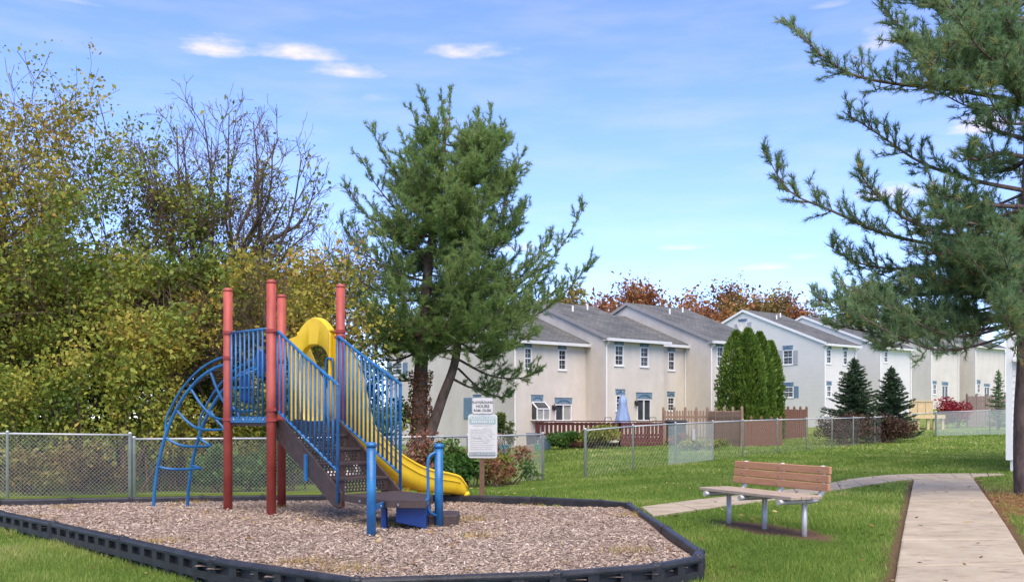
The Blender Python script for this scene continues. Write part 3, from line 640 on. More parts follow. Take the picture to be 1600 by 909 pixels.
    # end lip and legs
    lp = MB(); q = O+se*2.865; lp.tube([q+sl*(-W0*1.2)+Vv(0,0,.06), q+sl*(-W0*.9)+Vv(0,0,.015), q+Vv(0,0,.0), q+sl*(W0*.9)+Vv(0,0,.015), q+sl*(W0*1.2)+Vv(0,0,.06)], .035, 10); sub('lip', lp, YEL, so, True)
    for s in (1.55, 1.85, 2.15):
        q = O+se*(s*.955)+sl*.05; lg = MB(); lg.box((q.x, q.y, (floor_z(s)-.25)/2), (.07,.07,floor_z(s)+.17), math.radians(45)); sub('slide_leg', lg, YEL, so)
    # hood: arched panel between P3 and P4
    hd = MB(); outer = []; inner = []; N_ = 40
    for i in range(N_+1):
        t = i/N_
        th = math.pi*(1-t); inner.append((.40*math.copysign(abs(math.cos(th))**.75, math.cos(th)), ZD+.02+1.14*max(0, math.sin(th))**.5))
    def top_z(u):
        au = abs(u); return 2.62+.26*max(0, math.cos(min(1, au/.38)*math.pi/2))**.8-.05*(au > .38)*(au-.38)/.24
    for i in range(N_+1):
        u = -.62+1.20*i/N_
        outer.append((u, top_z(u)))
    # full outline loop: left bottom, up left side, top, right side, then the opening back
    loopo = [(-.56,ZD-.02),(-.56,2.1),(-.61,2.40)]+outer+[(.57,2.38),(.55,2.0),(.55,ZD-.02)]
    M_ = len(loopo)
    def rs_(lst, n):
        L_ = [0]
        for a_, b_ in zip(lst, lst[1:]): L_.append(L_[-1]+math.hypot(b_[0]-a_[0], b_[1]-a_[1]))
        return [(float(np.interp(q, L_, [p[0] for p in lst])), float(np.interp(q, L_, [p[1] for p in lst]))) for q in np.linspace(0, L_[-1], n)]
    K = 60; lo_, li_ = rs_(loopo, K), rs_(inner, K)
    hl = (P4-P3).normalized(); hn = Vv(-hl.y, hl.x, 0)
    def hp3(u, z, dd): q = edge(P3, P4, .5)+hl*u+hn*(dd+.12); return (q.x, q.y, z)
    rings = [[hp3(u*.985, z-(.015 if z > 2 else 0), -.06) for u, z in lo_], [hp3(u, z, -.03) for u, z in lo_], [hp3(u, z, .05) for u, z in lo_], [hp3(u, z, .05) for u, z in li_], [hp3(u, z, -.05) for u, z in li_], [hp3(u*1.04, z+.012, -.06) for u, z in li_]]
    for rg in rings: hd.v += rg
    for r_ in range(6):
        r2 = (r_+1) % 6
        for i in range(K-1): hd.f.append((r_*K+i, r_*K+i+1, r2*K+i+1, r2*K+i))
    ho = part('slide_hood', hd, YEL, root, smooth=True); ho.data.set_sharp_from_angle(angle=math.radians(38))
make_play()

# ------------------------------------------------------------------ benches
def make_bench(name, label, M4, slat_m, pipe_m, seat_m):
    """bench in its own frame: x along the seat, +y towards the back; M4 places it"""
    root = bpy.data.objects.new(name, None); COL.objects.link(root); root.matrix_world = M4; tag(root, label, 'bench')
    W = 1.74; st = mat('bolt_steel', (.6,.6,.62), .35)
    def pp(nm, mb, m, par=root, sm=False): return part(nm, mb, m, par, world=False, smooth=sm)
    for i in range(3):
        z = .815-.045-i*.098; y = .215+.02*(2-i)*.6
        mb = MB(); mb.chamfer_box((0,y,z-.02), (W,.042,.088), 0, .006); b = pp('back_slat', mb, slat_m)
        for x in (-.70,0,.70): q = MB(); q.tube([(x,y-.029,z-.02),(x,y-.019,z-.02)], .011, 8); sub('bolt', q, st, b)
    for i in range(3):
        mb = MB(); mb.chamfer_box((0,-.27+i*.155,.445), (W,.145,.042), 0, .006); pp('seat_slat', mb, seat_m)
    for x in (-.70,0,.70):
        mb = MB(); mb.tube([(x,.0,-.15),(x,.0,.40)], .032, 12); l = pp('leg', mb, pipe_m, sm=True)
        arm = MB(); arm.tube(bez([(x,-.37,.392),(x,-.1,.392),(x,.12,.395),(x,.22,.43),(x,.262,.53),(x,.275,.66),(x,.275,.80)], 5), .031, 12); sub('arm', arm, pipe_m, l, True)
        cp = MB(); cp.tube([(x,-.385,.392),(x,-.37,.392)], .034, 12); sub('end_cap', cp, pipe_m, l)
    return root
def benches():
    slat = mat('tan_recycled_plank', (.40,.19,.095), .6, .12, 3, .15, 90, color2=(.47,.245,.13), stretch=(1,8,8))
    grey = mat('weathered_seat_plank', (.34,.255,.185), .75, .2, 4, .4, 60, color2=(.46,.37,.28), stretch=(1,10,10))
    pipe = mat('galvanised_pipe', (.50,.48,.46), .45, .12, 6, metal=.35)
    a, b = bench_frame(); ax = (b-a).normalized(); c = (a+b)/2; ang = math.atan2(ax.y, ax.x)
    # +y of the bench (its back) must point away from the camera's left: (0.91, 0.42)
    M = Matrix.Translation((c.x, c.y, gz(c.x, c.y))) @ Matrix.Rotation(ang, 4, 'Z')
    make_bench('bench', 'tan slatted bench on grey pipe legs on the lawn beside the walkway', M, slat, pipe, grey)
    white = mat('pale_plank', (.60,.55,.48), .7, .15, 4, .2, 60)
    q = P(497, 757, 17.6); M = Matrix.Translation((q.x+.35, q.y+.75, -.16)) @ Matrix.Rotation(math.radians(-80), 4, 'Z')
    make_bench('bench', 'pale bench seen end-on behind the play stairs by the fence', M, white, pipe, white)
benches()

# ------------------------------------------------------------------ sign post
def text_mesh(name, s, size, loc, m, parent, align='CENTER', bold=0.0):
    cu = bpy.data.curves.new(name, 'FONT'); cu.body = s; cu.size = size; cu.align_x = align; cu.align_y = 'CENTER'; cu.offset = bold; cu.extrude = .0015
    ob = bpy.data.objects.new(name, cu); COL.objects.link(ob); ob.matrix_world = Matrix.Translation(loc) @ Matrix.Rotation(math.pi/2, 4, 'X')
    dg = bpy.context.evaluated_depsgraph_get(); me = bpy.data.meshes.new_from_object(ob.evaluated_get(dg)); me.transform(ob.matrix_world); bpy.data.objects.remove(ob)
    me.materials.clear(); me.materials.append(m); return link(name, me, parent, world=False)
def make_sign():
    d = 17.0; base = P(753, 772, d); g = gz(base.x, d)
    root = thing('rules_sign', 'brown post with playground hours plate above a larger rules board', 'sign', (base.x, d, g))
    wood = mat('rusty_post', (.13,.065,.04), .7, .25, 8, .3, 60); white = mat('sign_white', (.50,.51,.50), .5, .06, 5); teal = mat('sign_teal', (.24,.38,.38), .5, .08, 6)
    grey = mat('sign_frame_grey', (.30,.30,.30), .5, .1, 5); ink = mat('sign_ink', (.10,.10,.10), .6, .1, 5); smear = mat('sign_smear', (.42,.43,.43), .7, .2, 20); lite = mat('sign_text_grey', (.30,.32,.33), .6, .1, 5)
    st = mat('bolt_steel', (.6,.6,.62), .35)
    mb = MB(); mb.box((base.x, d+.05, (g-.1+1.66)/2), (.085,.05,1.66-g+.1)); part('post', mb, wood, root)
    def plate(x0, y0, x1, y1, m, yy, th=.006, rad=.03):
        A, B = P(x0, y1, d), P(x1, y0, d); mb = MB(); pts = []
        for cx, cz, s in ((A.x+rad,A.z+rad,180),(B.x-rad,A.z+rad,270),(B.x-rad,B.z-rad,0),(A.x+rad,B.z-rad,90)):
            for k in range(5): an = math.radians(s+k*22.5); pts.append((cx+rad*math.cos(an), cz+rad*math.sin(an)))
        n = len(pts); mb.add([(x, yy, z) for x, z in pts]+[(x, yy+th, z) for x, z in pts], [tuple(range(n)), tuple(range(2*n-1,n-1,-1))]+[(i,(i+1)%n,n+(i+1)%n,n+i) for i in range(n)]); return mb
    fr = part('hours_plate', plate(737.2,620.5,771,647,grey,d+.004,.008,.04), grey, root)
    sub('plate_face', plate(738.2,621.6,770,646,white,d-.002,.005,.036), white, fr)
    for s, y, sz in (('PLAYGROUND',628.4,.056), ('HOURS',634.6,.072), ('9AM- DUSK',641.0,.062)): text_mesh('lettering', s, sz, (P(754,y,d).x, d-.004, P(754,y,d).z), ink, fr, bold=.002)
    for y in (624.0, 644.8): b = MB(); q = P(754,y,d); b.tube([(q.x,d-.012,q.z),(q.x,d,q.z)], .010, 8); sub('bolt', b, st, fr)
    bd = part('rules_board', plate(731.2,646.6,777,715.2,white,d+.01,.008,.05), white, root)
    sub('header_band', plate(733.6,650,774.6,661.6,teal,d+.004,.004,.012), teal, bd); sub('footer_band', plate(733.2,706,774.2,712,teal,d+.004,.004,.008), mat('sign_slate', (.16,.21,.23), .5, .08, 6), bd)
    text_mesh('lettering', 'PLAYGROUND', .072, (P(754,653.4,d).x, d+.002, P(754,653.4,d).z), white, bd, bold=.002)
    text_mesh('lettering', 'RULES', .062, (P(754,658.6,d).x, d+.002, P(754,658.6,d).z), white, bd, bold=.003)
    text_mesh('lettering', 'ENJOY OUR PLAYGROUND', .043, (P(753.6,709,d).x, d+.002, P(753.6,709,d).z), white, bd, bold=.001)
    for x in (738,741,744,765,768,771): q = P(x,658.4,d); b = MB(); b.box((q.x,d+.003,q.z), (.022,.002,.04)); b.box((q.x,d+.003,q.z+.031), (.016,.002,.016)); sub('figure_mark', b, white, bd)
    rr = random.Random(3)
    for i, y in enumerate([664.5,671,674.5,678,681.5,685,688.5,692,695.2,698.4,701.6]):      # illegible rule lines
        A = P(735+(4 if i == 0 else 0), y, d); x = A.x; endx = P(773-rr.random()*16, y, d).x; b = MB()
        while x < endx:
            w = rr.uniform(.015,.05); b.box((x+w/2, d+.0075, A.z), (w,.002,.011)); x += w+.01
        sub('text_line', b, lite, bd)
    for x0, y0, x1, y1 in ((736,672,768,684),(752,668,769,690)): sub('smear', plate(x0,y0,x1,y1,smear,d+.006 if x0 < 740 else d+.0055,.001,.06), smear, bd)
    b = MB(); q = P(754,648.6,d); b.tube([(q.x,d-.004,q.z),(q.x,d+.01,q.z)], .010, 8); sub('bolt', b, st, bd)
make_sign()

# ------------------------------------------------------------------ chain-link fences
GALV = mat('galvanised_steel', (.46,.47,.48), .5, .15, 6, metal=.25)
WIRE = mat('fence_wire', (.40,.41,.42), .5, .1, 6, metal=.25)
def chain_fence(name, label, pts, posts, H=1.22, wire=.0042, toprail=True, extra=(), cell=.075):
    """pts: ground polyline (x, y); posts: extra post spacing along it"""
    root = thing(name, label, 'fence', (pts[0][0], pts[0][1], gz(*pts[0])))
    P3 = [Vector((x, y, gz(x, y))) for x, y in pts]
    for i, p in enumerate(P3):
        if i in extra or posts:
            r = .038 if i in (0, len(P3)-1) or i in extra else .027
            mb = MB(); mb.lathe(p, [(r,-.15),(r,H+.0),(r*1.12,H+.005),(r*1.0,H+.03),(r*.3,H+.045)], 10); part('post', mb, GALV, root, smooth=True)
    for a, b in zip(P3, P3[1:]):
        up = Vector((0,0,H-.02)); L = (b-a).length
        if toprail: mb = MB(); mb.tube([a+up, b+up], .021, 8); part('top_rail', mb, GALV, root, smooth=True)
        mb = MB(); z0, z1 = .03, H-.03; hh = z1-z0; k = -int(hh/cell)-1
        while k*cell < L:
            for sg in (1, -1):
                x0, x1 = k*cell, k*cell+hh; zA, zB = (z0, z1) if sg == 1 else (z1, z0)
                t0, t1 = max(0, -x0/hh), min(1, (L-x0)/hh)
                if t1-t0 < .02: continue
                q0 = a+(b-a)*((x0+hh*t0)/L)+Vector((0,0,zA+(zB-zA)*t0)); q1 = a+(b-a)*((x0+hh*t1)/L)+Vector((0,0,zA+(zB-zA)*t1)); mb.tube([q0, q1], wire, 3, caps=False)
            k += 1
        o = part('wire_mesh', mb, WIRE, root); o['kind'] = 'stuff'
    return root
def fences():
    # left: taller stretch to the corner post, then the long run behind the play area
    A = [(-13.6,18.6),(-9.62,18.3),(-7.72,19.4)]
    r = chain_fence('chain_link_fence', 'grey chain-link fence panel at far left of the play bed before the thick corner post', A, True, 1.26, wire=.0031, extra=(2,))
    B = [(-7.66,19.45),(-5.0,20.2),(-2.45,20.95),(-1.03,22.3),(.78,24.3)]
    chain_fence('chain_link_fence', 'lower chain-link fence running behind the play structure to the lone end post', B, True, 1.18, wire=.0028)
    C = [(1.84,24.1),(3.3,26.2),(4.75,27.9),(6.25,29.9),(7.62,31.7),(9.4,34.0),(11.1,36.2),(12.8,38.4),(14.4,40.5),(16.1,42.6),(17.8,44.8),(19.6,46.8),(21.0,47.6)]
    r = chain_fence('chain_link_fence', 'long chain-link fence along the back lawn in front of the town houses', C, True, 1.22, wire=.0012, cell=.16)
    D = [(21.05,47.62),(23.2,46.6),(25.4,45.6),(28.0,44.4)]
    r2 = chain_fence('chain_link_fence', 'far right chain-link fence stretch with added pale veil sheets, beside the white sided wall', D, True, 1.22, wire=.0012, cell=.16)
    # added translucent sheets imitating the whitish veil over the wire mesh
    m = bpy.data.materials.new('screen_sheet'); m.use_nodes = True; N = m.node_tree.nodes; L = m.node_tree.links; b = N['Principled BSDF']; b.inputs['Base Color'].default_value = (.62,.70,.68,1); b.inputs['Roughness'].default_value = .6
    tr = N.new('ShaderNodeBsdfTransparent'); mx = N.new('ShaderNodeMixShader'); mx.inputs[0].default_value = .17; L.new(tr.outputs[0], mx.inputs[1]); L.new(b.outputs[0], mx.inputs[2]); L.new(mx.outputs[0], N['Material Output'].inputs[0])
    def sheet(a, b_, rt, k0=0.0, k1=1.0):
        a, b_ = Vector((*a, gz(*a))), Vector((*b_, gz(*b_))); d = b_-a; n = Vector((d.y,-d.x,0)).normalized()*.03; a2 = a+d*k0+n; b2 = a+d*k1+n; mb = MB()
        mb.hexa([a2+Vector((0,0,.03)), b2+Vector((0,0,.03)), b2+n*.1+Vector((0,0,.03)), a2+n*.1+Vector((0,0,.03)), a2+Vector((0,0,1.17)), b2+Vector((0,0,1.17)), b2+n*.1+Vector((0,0,1.17)), a2+n*.1+Vector((0,0,1.17))]); part('screen_sheet', mb, m, rt)
    sheet(C[2], C[3], r, -.2, 1.0)
    for p, q in zip(D, D[1:]): sheet(p, q, r2, .005, .995)
    q = Vector((*C[2], 0))+(Vector((*C[3], 0))-Vector((*C[2], 0)))*.42; mb = MB(); mb.box((q.x+.05, q.y-.05, gz(q.x,q.y)+.86), (.17,.012,.34), math.atan2(2.0,1.5)); part('notice', mb, mat('sign_white', (.7,.71,.7)), r)
fences()

# ------------------------------------------------------------------ town houses
UA = math.atan2(.62, .785)          # direction of the facades (receding to the right)
HM = dict(
    stucco = mat('stucco', (.57,.525,.45), .9, .08, 1.1, .5, 45, color2=(.64,.595,.515), stretch=(1,1,.6)),
    siding = mat('white_siding', (.70,.67,.62), .7, .05, .8, .1, 40),
    roof = None, trim = mat('white_trim', (.74,.74,.72), .55, .05, 3), blue = mat('slate_blue_panel', (.125,.205,.275), .6, .12, 4, color2=(.17,.27,.34)),
    bluedk = mat('slate_blue_dark', (.075,.125,.18), .6, .1, 4), pane = mat('window_glass', (.035,.04,.045), .08, .3, 1.5, color2=(.07,.08,.09), spec=.35),
    curtain = mat('curtain_glass', (.24,.25,.23), .15, .3, 6, color2=(.42,.43,.39), stretch=(6,6,.3)), grey = mat('grey_shutter', (.36,.37,.38), .6, .08, 5),
    stain = mat('roof_fascia', (.30,.29,.28), .7, .1, 5), block = mat('block_base', (.36,.27,.20), .9, .15, 5, .3, 30))
def shingle():
    m = bpy.data.materials.new('shingles'); m.use_nodes = True; N = m.node_tree.nodes; L = m.node_tree.links; b = N['Principled BSDF']; b.inputs['Roughness'].default_value = .9; b.inputs['Specular IOR Level'].default_value = .2
    tc = N.new('ShaderNodeTexCoord'); bk = N.new('ShaderNodeTexBrick'); mp = N.new('ShaderNodeMapping'); L.new(tc.outputs['Object'], mp.inputs[0]); L.new(mp.outputs[0], bk.inputs['Vector'])
    bk.inputs['Scale'].default_value = 1.0; bk.inputs['Brick Width'].default_value = .32; bk.inputs['Row Height'].default_value = .15; bk.inputs['Mortar Size'].default_value = .012
    bk.inputs['Color1'].default_value = (.088,.092,.092,1); bk.inputs['Color2'].default_value = (.135,.137,.133,1); bk.inputs['Mortar'].default_value = (.05,.053,.055,1)
    n = N.new('ShaderNodeTexNoise'); n.inputs['Scale'].default_value = .8; n.inputs['Detail'].default_value = 5; L.new(tc.outputs['Object'], n.inputs['Vector'])
    r = N.new('ShaderNodeValToRGB'); r.color_ramp.elements[0].position = .3; r.color_ramp.elements[1].position = .7; r.color_ramp.elements[0].color = (.8,.82,.8,1); r.color_ramp.elements[1].color = (1.3,1.25,1.2,1); L.new(n.outputs[0], r.inputs[0])
    mu = N.new('ShaderNodeMix'); mu.data_type = 'RGBA'; mu.blend_type = 'MULTIPLY'; mu.inputs[0].default_value = 1; L.new(bk.outputs[0], mu.inputs[6]); L.new(r.outputs[0], mu.inputs[7]); L.new(mu.outputs[2], b.inputs['Base Color']); return m
HM['roof'] = shingle()
def siding_mat():
    """clapboards too far away to tell apart: fine relief only"""
    m = HM['siding']; N = m.node_tree.nodes; L = m.node_tree.links; tc = N.new('ShaderNodeTexCoord'); w = N.new('ShaderNodeTexWave'); w.bands_direction = 'Z'; w.wave_profile = 'SAW'; w.inputs['Scale'].default_value = 1.25
    L.new(tc.outputs['Object'], w.inputs['Vector']); bp = N.new('ShaderNodeBump'); bp.inputs['Strength'].default_value = .8; bp.inputs['Distance'].default_value = .03; L.new(w.outputs['Fac'], bp.inputs['Height']); L.new(bp.outputs[0], N['Principled BSDF'].inputs['Normal'])
siding_mat()
class Frame:
    """one wall plane of a house: pt(a, z, n) in house coordinates, and pixel -> (a, z)"""
    def __init__(s, loc, rz, kind, off=0.0): s.loc = Vector(loc); s.rz = rz; s.kind = kind; s.off = off
    def pt(s, a, z, n): return Vector((a, s.off-n, z)) if s.kind == 'front' else Vector((s.off-n, a, z))
    def px(s, x, y):
        R = Matrix.Rotation(-s.rz, 3, 'Z'); o = R @ (Vector((0,0,CAMH))-s.loc); d = R @ Vector(((x-HX)/F, 1, -(y-HY)/F))
        i, j = (1, 0) if s.kind == 'front' else (0, 1); t = (s.off-o[i])/d[i]; q = o+d*t; return q[j], q.z
    def rect(s, x0, y0, x1, y1):
        a0, zt = s.px(x0, (y0))[0], None; a1 = s.px(x1, y0)[0]; xm = (x0+x1)/2; zt = s.px(xm, y0)[1]; zb = s.px(xm, y1)[1]; return min(a0,a1), max(a0,a1), zb, zt
def bx(mb, fr, a0, a1, z0, z1, n0, n1):
    c = [(a0,z0),(a1,z0),(a1,z1),(a0,z1)]; return mb.hexa([fr.pt(*q,n0) for q in c]+[fr.pt(*q,n1) for q in c])
def add_window(root, fr, r, kind='sash', hood=None, shutters=None, pane='pane'):
    a0, a1, z0, z1 = r; t = .055; W = HM['trim']
    mb = MB()
    for q in ((a0,a1,z1-t,z1),(a0,a1,z0,z0+t),(a0,a0+t,z0+t,z1-t),(a1-t,a1,z0+t,z1-t)): bx(mb, fr, *q, -.05, .025)
    bx(mb, fr, a0-.04, a1+.04, z0-.045, z0, -.02, .05)
    if kind == 'sash': bx(mb, fr, a0+t, a1-t, (z0+z1)/2-.025, (z0+z1)/2+.025, -.05, .005)
    if kind == 'door': bx(mb, fr, (a0+a1)/2-.03, (a0+a1)/2+.03, z0+t, z1-t, -.05, .012)
    w = part('window' if kind != 'door' else 'patio_door', mb, W, root, world=False)
    if kind == 'sash':
        cells = [(a0+t, a1-t, z0+t, (z0+z1)/2-.025), (a0+t, a1-t, (z0+z1)/2+.025, z1-t)]
    else: cells = [(a0+t, (a0+a1)/2-.03, z0+t, z1-t), ((a0+a1)/2+.03, a1-t, z0+t, z1-t)]
    for k, q in enumerate(cells):
        g = MB(); bx(g, fr, *q, -.055, -.035 if k else -.04); sub('pane', g, HM['curtain'] if (pane == 'curtain' and k == 1) else HM['pane'], w)
        if kind == 'sash':
            g = MB(); am = (q[0]+q[1])/2; zm = (q[2]+q[3])/2; bx(g, fr, am-.006, am+.006, q[2], q[3], -.034, -.024)
            zz = (q[2]+q[3])/2; bx(g, fr, q[0], q[1], zz-.006, zz+.006, -.034, -.0235)
            sub('muntin', g, W, w)
    if hood:
        h0, h1, y0, y1 = hood; g = MB(); bx(g, fr, h0, h1, y0, y1, 0, .035); ho = part('window_hood', g, HM['blue'], root, world=False)
        g = MB(); c = (h0+h1)/2; rw = (h1-h0)*.36; rh = (y1-y0)*.55; pts = [fr.pt(c-rw*math.cos(k*math.pi/10), y0+(y1-y0)*.12+rh*math.sin(k*math.pi/10), .036) for k in range(11)]; g.tube(pts, .028, 5); sub('arch_moulding', g, HM['bluedk'], ho)
        g = MB(); bx(g, fr, h0-.02, h1+.02, y1, y1+.03, 0, .05); sub('hood_cap', g, HM['bluedk'], ho)
    for q in (shutters or []):
        s0, s1, y0, y1, m = q; g = MB(); bx(g, fr, s0, s1, y0, y1, 0, .03); so = part('shutter', g, HM[m], root, world=False); n = 6
        g = MB(); 
        for i in range(n): zz = y0+(y1-y0)*(i+.2)/n; bx(g, fr, s0+.04, s1-.04, zz, zz+(y1-y0)*.6/n, .03, .04)
        sub('louvre', g, HM[m], so)
def house(name, label, corner_px, e, base, W, D, rise, wins, gwins=(), wall='stucco', recess=None, roofW=None, d=None, downspout=True, grouped=None, attic=None):
    """corner_px: where the facade's left eave corner shows; e: eave height above the eye"""
    x, y = corner_px; dd = e*F/(HY-y); loc = Vector(((x-HX)/F*dd, dd, base)); H = CAMH+e-base
    root = thing(name, label, 'house', loc, UA, grouped); wm = HM[wall]; half = D/2
    ff = Frame(loc, UA, 'front'); fg = Frame(loc, UA, 'gable')
    holes = []; specs = []
    for spec in wins:
        fr = ff if not spec.get('rec') else Frame(loc, UA, 'front', recess[1]); r = fr.rect(*spec['px']); specs.append((fr, r, spec))
    mb = MB(); fh = [r for fr, r, s in specs if fr is ff]; mb.holed(ff.pt, W, H, fh, .08, a0=0, z0=-.6)
    gs = []
    for spec in gwins: r = fg.rect(*spec['px']); gs.append((fg, r, spec))
    mb.holed(fg.pt, D, H, [r for _, r, s in gs if r[3] < H], .08, a0=0, z0=-.6)
    mb.add([fg.pt(0,H,0), fg.pt(D,H,0), fg.pt(half,H+rise,0)], [(0,1,2)])
    W2 = W+(recess[0] if recess else 0)
    mb.quad((W2,0 if not recess else recess[1],-.6), (W2,D,-.6), (W2,D,H), (W2,0 if not recess else recess[1],H)); mb.quad((0,D,-.6), (W2,D,-.6), (W2,D,H), (0,D,H))
    mb.add([(W2,0,H), (W2,D,H), (W2,half,H+rise)], [(0,1,2)])
    if recess:
        rf = Frame(loc, UA, 'front', recess[1]); mb.holed(rf.pt, W2, H, [r for fr, r, s in specs if s.get('rec')], .08, a0=W, z0=-.6); mb.quad((W,0,-.6), (W,recess[1],-.6), (W,recess[1],H), (W,0,H))
    part('wall', mb, wm, root, world=False)
    # roof slabs
    def slab(x0, x1, y0, nm='roof'):
        sl = rise/half; oh = .28; th = .14; sb = MB(); zf = lambda yy: H+yy*sl
        pr = [(y0-oh, zf(y0-oh) if y0 == 0 else H-oh*sl)]
        f0 = H-oh*sl; rz_ = H+rise if y0 == 0 else H+(half-y0)*sl
        P_ = [(y0-oh,f0),(half,rz_),(D+oh,rz_-(D+oh-half)*sl)]
        # front plane as its own mesh in a rotated frame would need more; use plain slabs
        for k in range(2):
            (ya,za),(yb,zb) = P_[k], P_[k+1]; sb.hexa([(x0,ya,za),(x1,ya,za),(x1,yb,zb),(x0,yb,zb),(x0,ya,za+th),(x1,ya,za+th),(x1,yb,zb+th),(x0,yb,zb+th)])
        ro = part(nm, sb, HM['roof'], root, world=False)
        g = MB(); g.hexa([(x0-.01,y0-oh-.11,f0-.06),(x1+.01,y0-oh-.11,f0-.06),(x1+.01,y0-oh-.003,f0-.06),(x0-.01,y0-oh-.003,f0-.06),(x0-.01,y0-oh-.13,f0+.075),(x1+.01,y0-oh-.13,f0+.075),(x1+.01,y0-oh-.003,f0+.075),(x0-.01,y0-oh-.003,f0+.075)]); sub('gutter', g, HM['trim'], ro)
        g = MB(); g.hexa([(x0,y0-oh,f0-.03),(x1,y0-oh,f0-.03),(x1,y0+.02,f0-.03),(x0,y0+.02,f0-.03),(x0,y0-oh,f0-.004),(x1,y0-oh,f0-.004),(x1,y0+.02,f0-.004),(x0,y0+.02,f0-.004)]); sub('soffit', g, HM['trim'], ro)
        for xx in (x0-.012, x1+.002):
            g = MB()
            for k in range(2):
                (ya,za),(yb,zb) = P_[k], P_[k+1]; g.hexa([(xx,ya,za-.015),(xx+.01,ya,za-.015),(xx+.01,yb,zb-.015),(xx,yb,zb-.015),(xx,ya,za+th+.01),(xx+.01,ya,za+th+.01),(xx+.01,yb,zb+th+.01),(xx,yb,zb+th+.01)])
            sub('rake_board', g, HM['stain'] if wall == 'stucco' else HM['trim'], ro)
        return ro
    ro = slab(-.12, W+.12 if not recess else W+.16, 0)
    if recess: slab(W+.175, W2+.05, recess[1])
    rg = random.Random(int(x))
    for k in range(2):
        vx = W*(.35+.4*k); vy = half*(.72+.12*k); vz = H+vy*rise/half+.1; g = MB(); g.lathe((vx,vy,vz), [(.05,0),(.05,.32)], 8); sub('vent_pipe', g, HM['trim'], ro)
    if downspout:
        g = MB(); g.tube([(.05,-.26,H-.2),(.05,-.06,H-.42),(.05,-.06,-.5)], .042, 6); part('downspout', g, HM['trim'], root, world=False)
        g = MB(); g.tube([(W2-.12,(recess[1] if recess else 0)-.26,H-.2),(W2-.12,(recess[1] if recess else 0)-.06,H-.42),(W2-.12,(recess[1] if recess else 0)-.06,-.5)], .042, 6); part('downspout', g, HM['trim'], root, world=False)
    for fr, r, s in specs+gs:
        hood = None
        if s.get('hood'): h = fr.rect(*s['hood']); hood = h
        sh = [(*fr.rect(*q[:4]), q[4]) for q in s.get('sh', ())]
        add_window(root, fr, r, s.get('k', 'sash'), hood, sh, s.get('pane', 'pane'))
    return root, ff, fg, H
def win(x0, y0, x1, y1, hy=None, k='sash', sh=(), rec=False, pane='pane', hw=0):
    s = dict(px=(x0, y0, x1, y1), k=k, sh=sh, rec=rec, pane=pane)
    if hy: s['hood'] = (x0-hw, hy, x1+hw, y0-.3)
    return s
# A: nearest, behind the middle pine
hA, fA, gA, HA = house('town_house', 'cream stucco town house with box bay window, partly behind the tall middle pine', (802,530), 3.52, -.05, 4.9, 11.0, 2.15,
    [win(818.8,543,830.5,576,534), win(872,546,884.5,578,537), win(867,631,893,657.5,622,'door',pane='curtain'), win(830,627,848,655,617.5)],
    [win(613,566,629,586,None,sh=((605,566,612,587,'blue'),(630,566,637,587,'blue'))), win(740,624,752,654,617,sh=((725,621,738,654,'blue'),)), win(612,641,629,660,None,sh=((604,641,611,661,'blue'),(630,641,637,661,'blue')))])
hB, fB, gB, HB = house('town_house', 'cream stucco town house with closed blue parasol and red deck in front', (945,527), 3.75, .08, 4.02, 10.6, 2.1,
    [win(960,539,974,571,530.6), win(1000,542,1013,573,533.5), win(962,617,976,641.6,608.7), win(995,623,1017,657.5,613.8,'door',hw=1),
     win(1043.5,549.5,1054,578.5,542.5,rec=True), win(1042.5,620,1053.5,642,612.5,rec=True)], recess=(2.75,.96))
hC, fC, gC, HC = house('town_house', 'cream stucco town house partly hidden by the tall clipped arborvitae', (1109,531.5), 3.9, .3, 4.6, 11.6, 2.3,
    [win(1119.6,541.5,1129.5,572,535.5), win(1119.6,605,1128.5,633,None)])
hD, fD, gD, HD = house('town_house', 'white sided town house with gable windows and shutters behind the arborvitae', (1287,536), 4.66, .70, 3.6, 12.4, 2.5,
    [win(1291,545.5,1298.5,568,538.5), win(1317,547,1324,570,541), win(1291.5,602,1298.7,620,596)],
    [win(1223.5,546.5,1239,569.5,540.5,sh=((1216.5,547,1222.8,570,'grey'),(1239.8,547,1247,570,'grey'))), win(1224,604,1240,620.7,598,sh=((1216.5,603.5,1223.2,621.5,'blue'),(1240.8,603,1248,621,'blue')))], wall='siding')
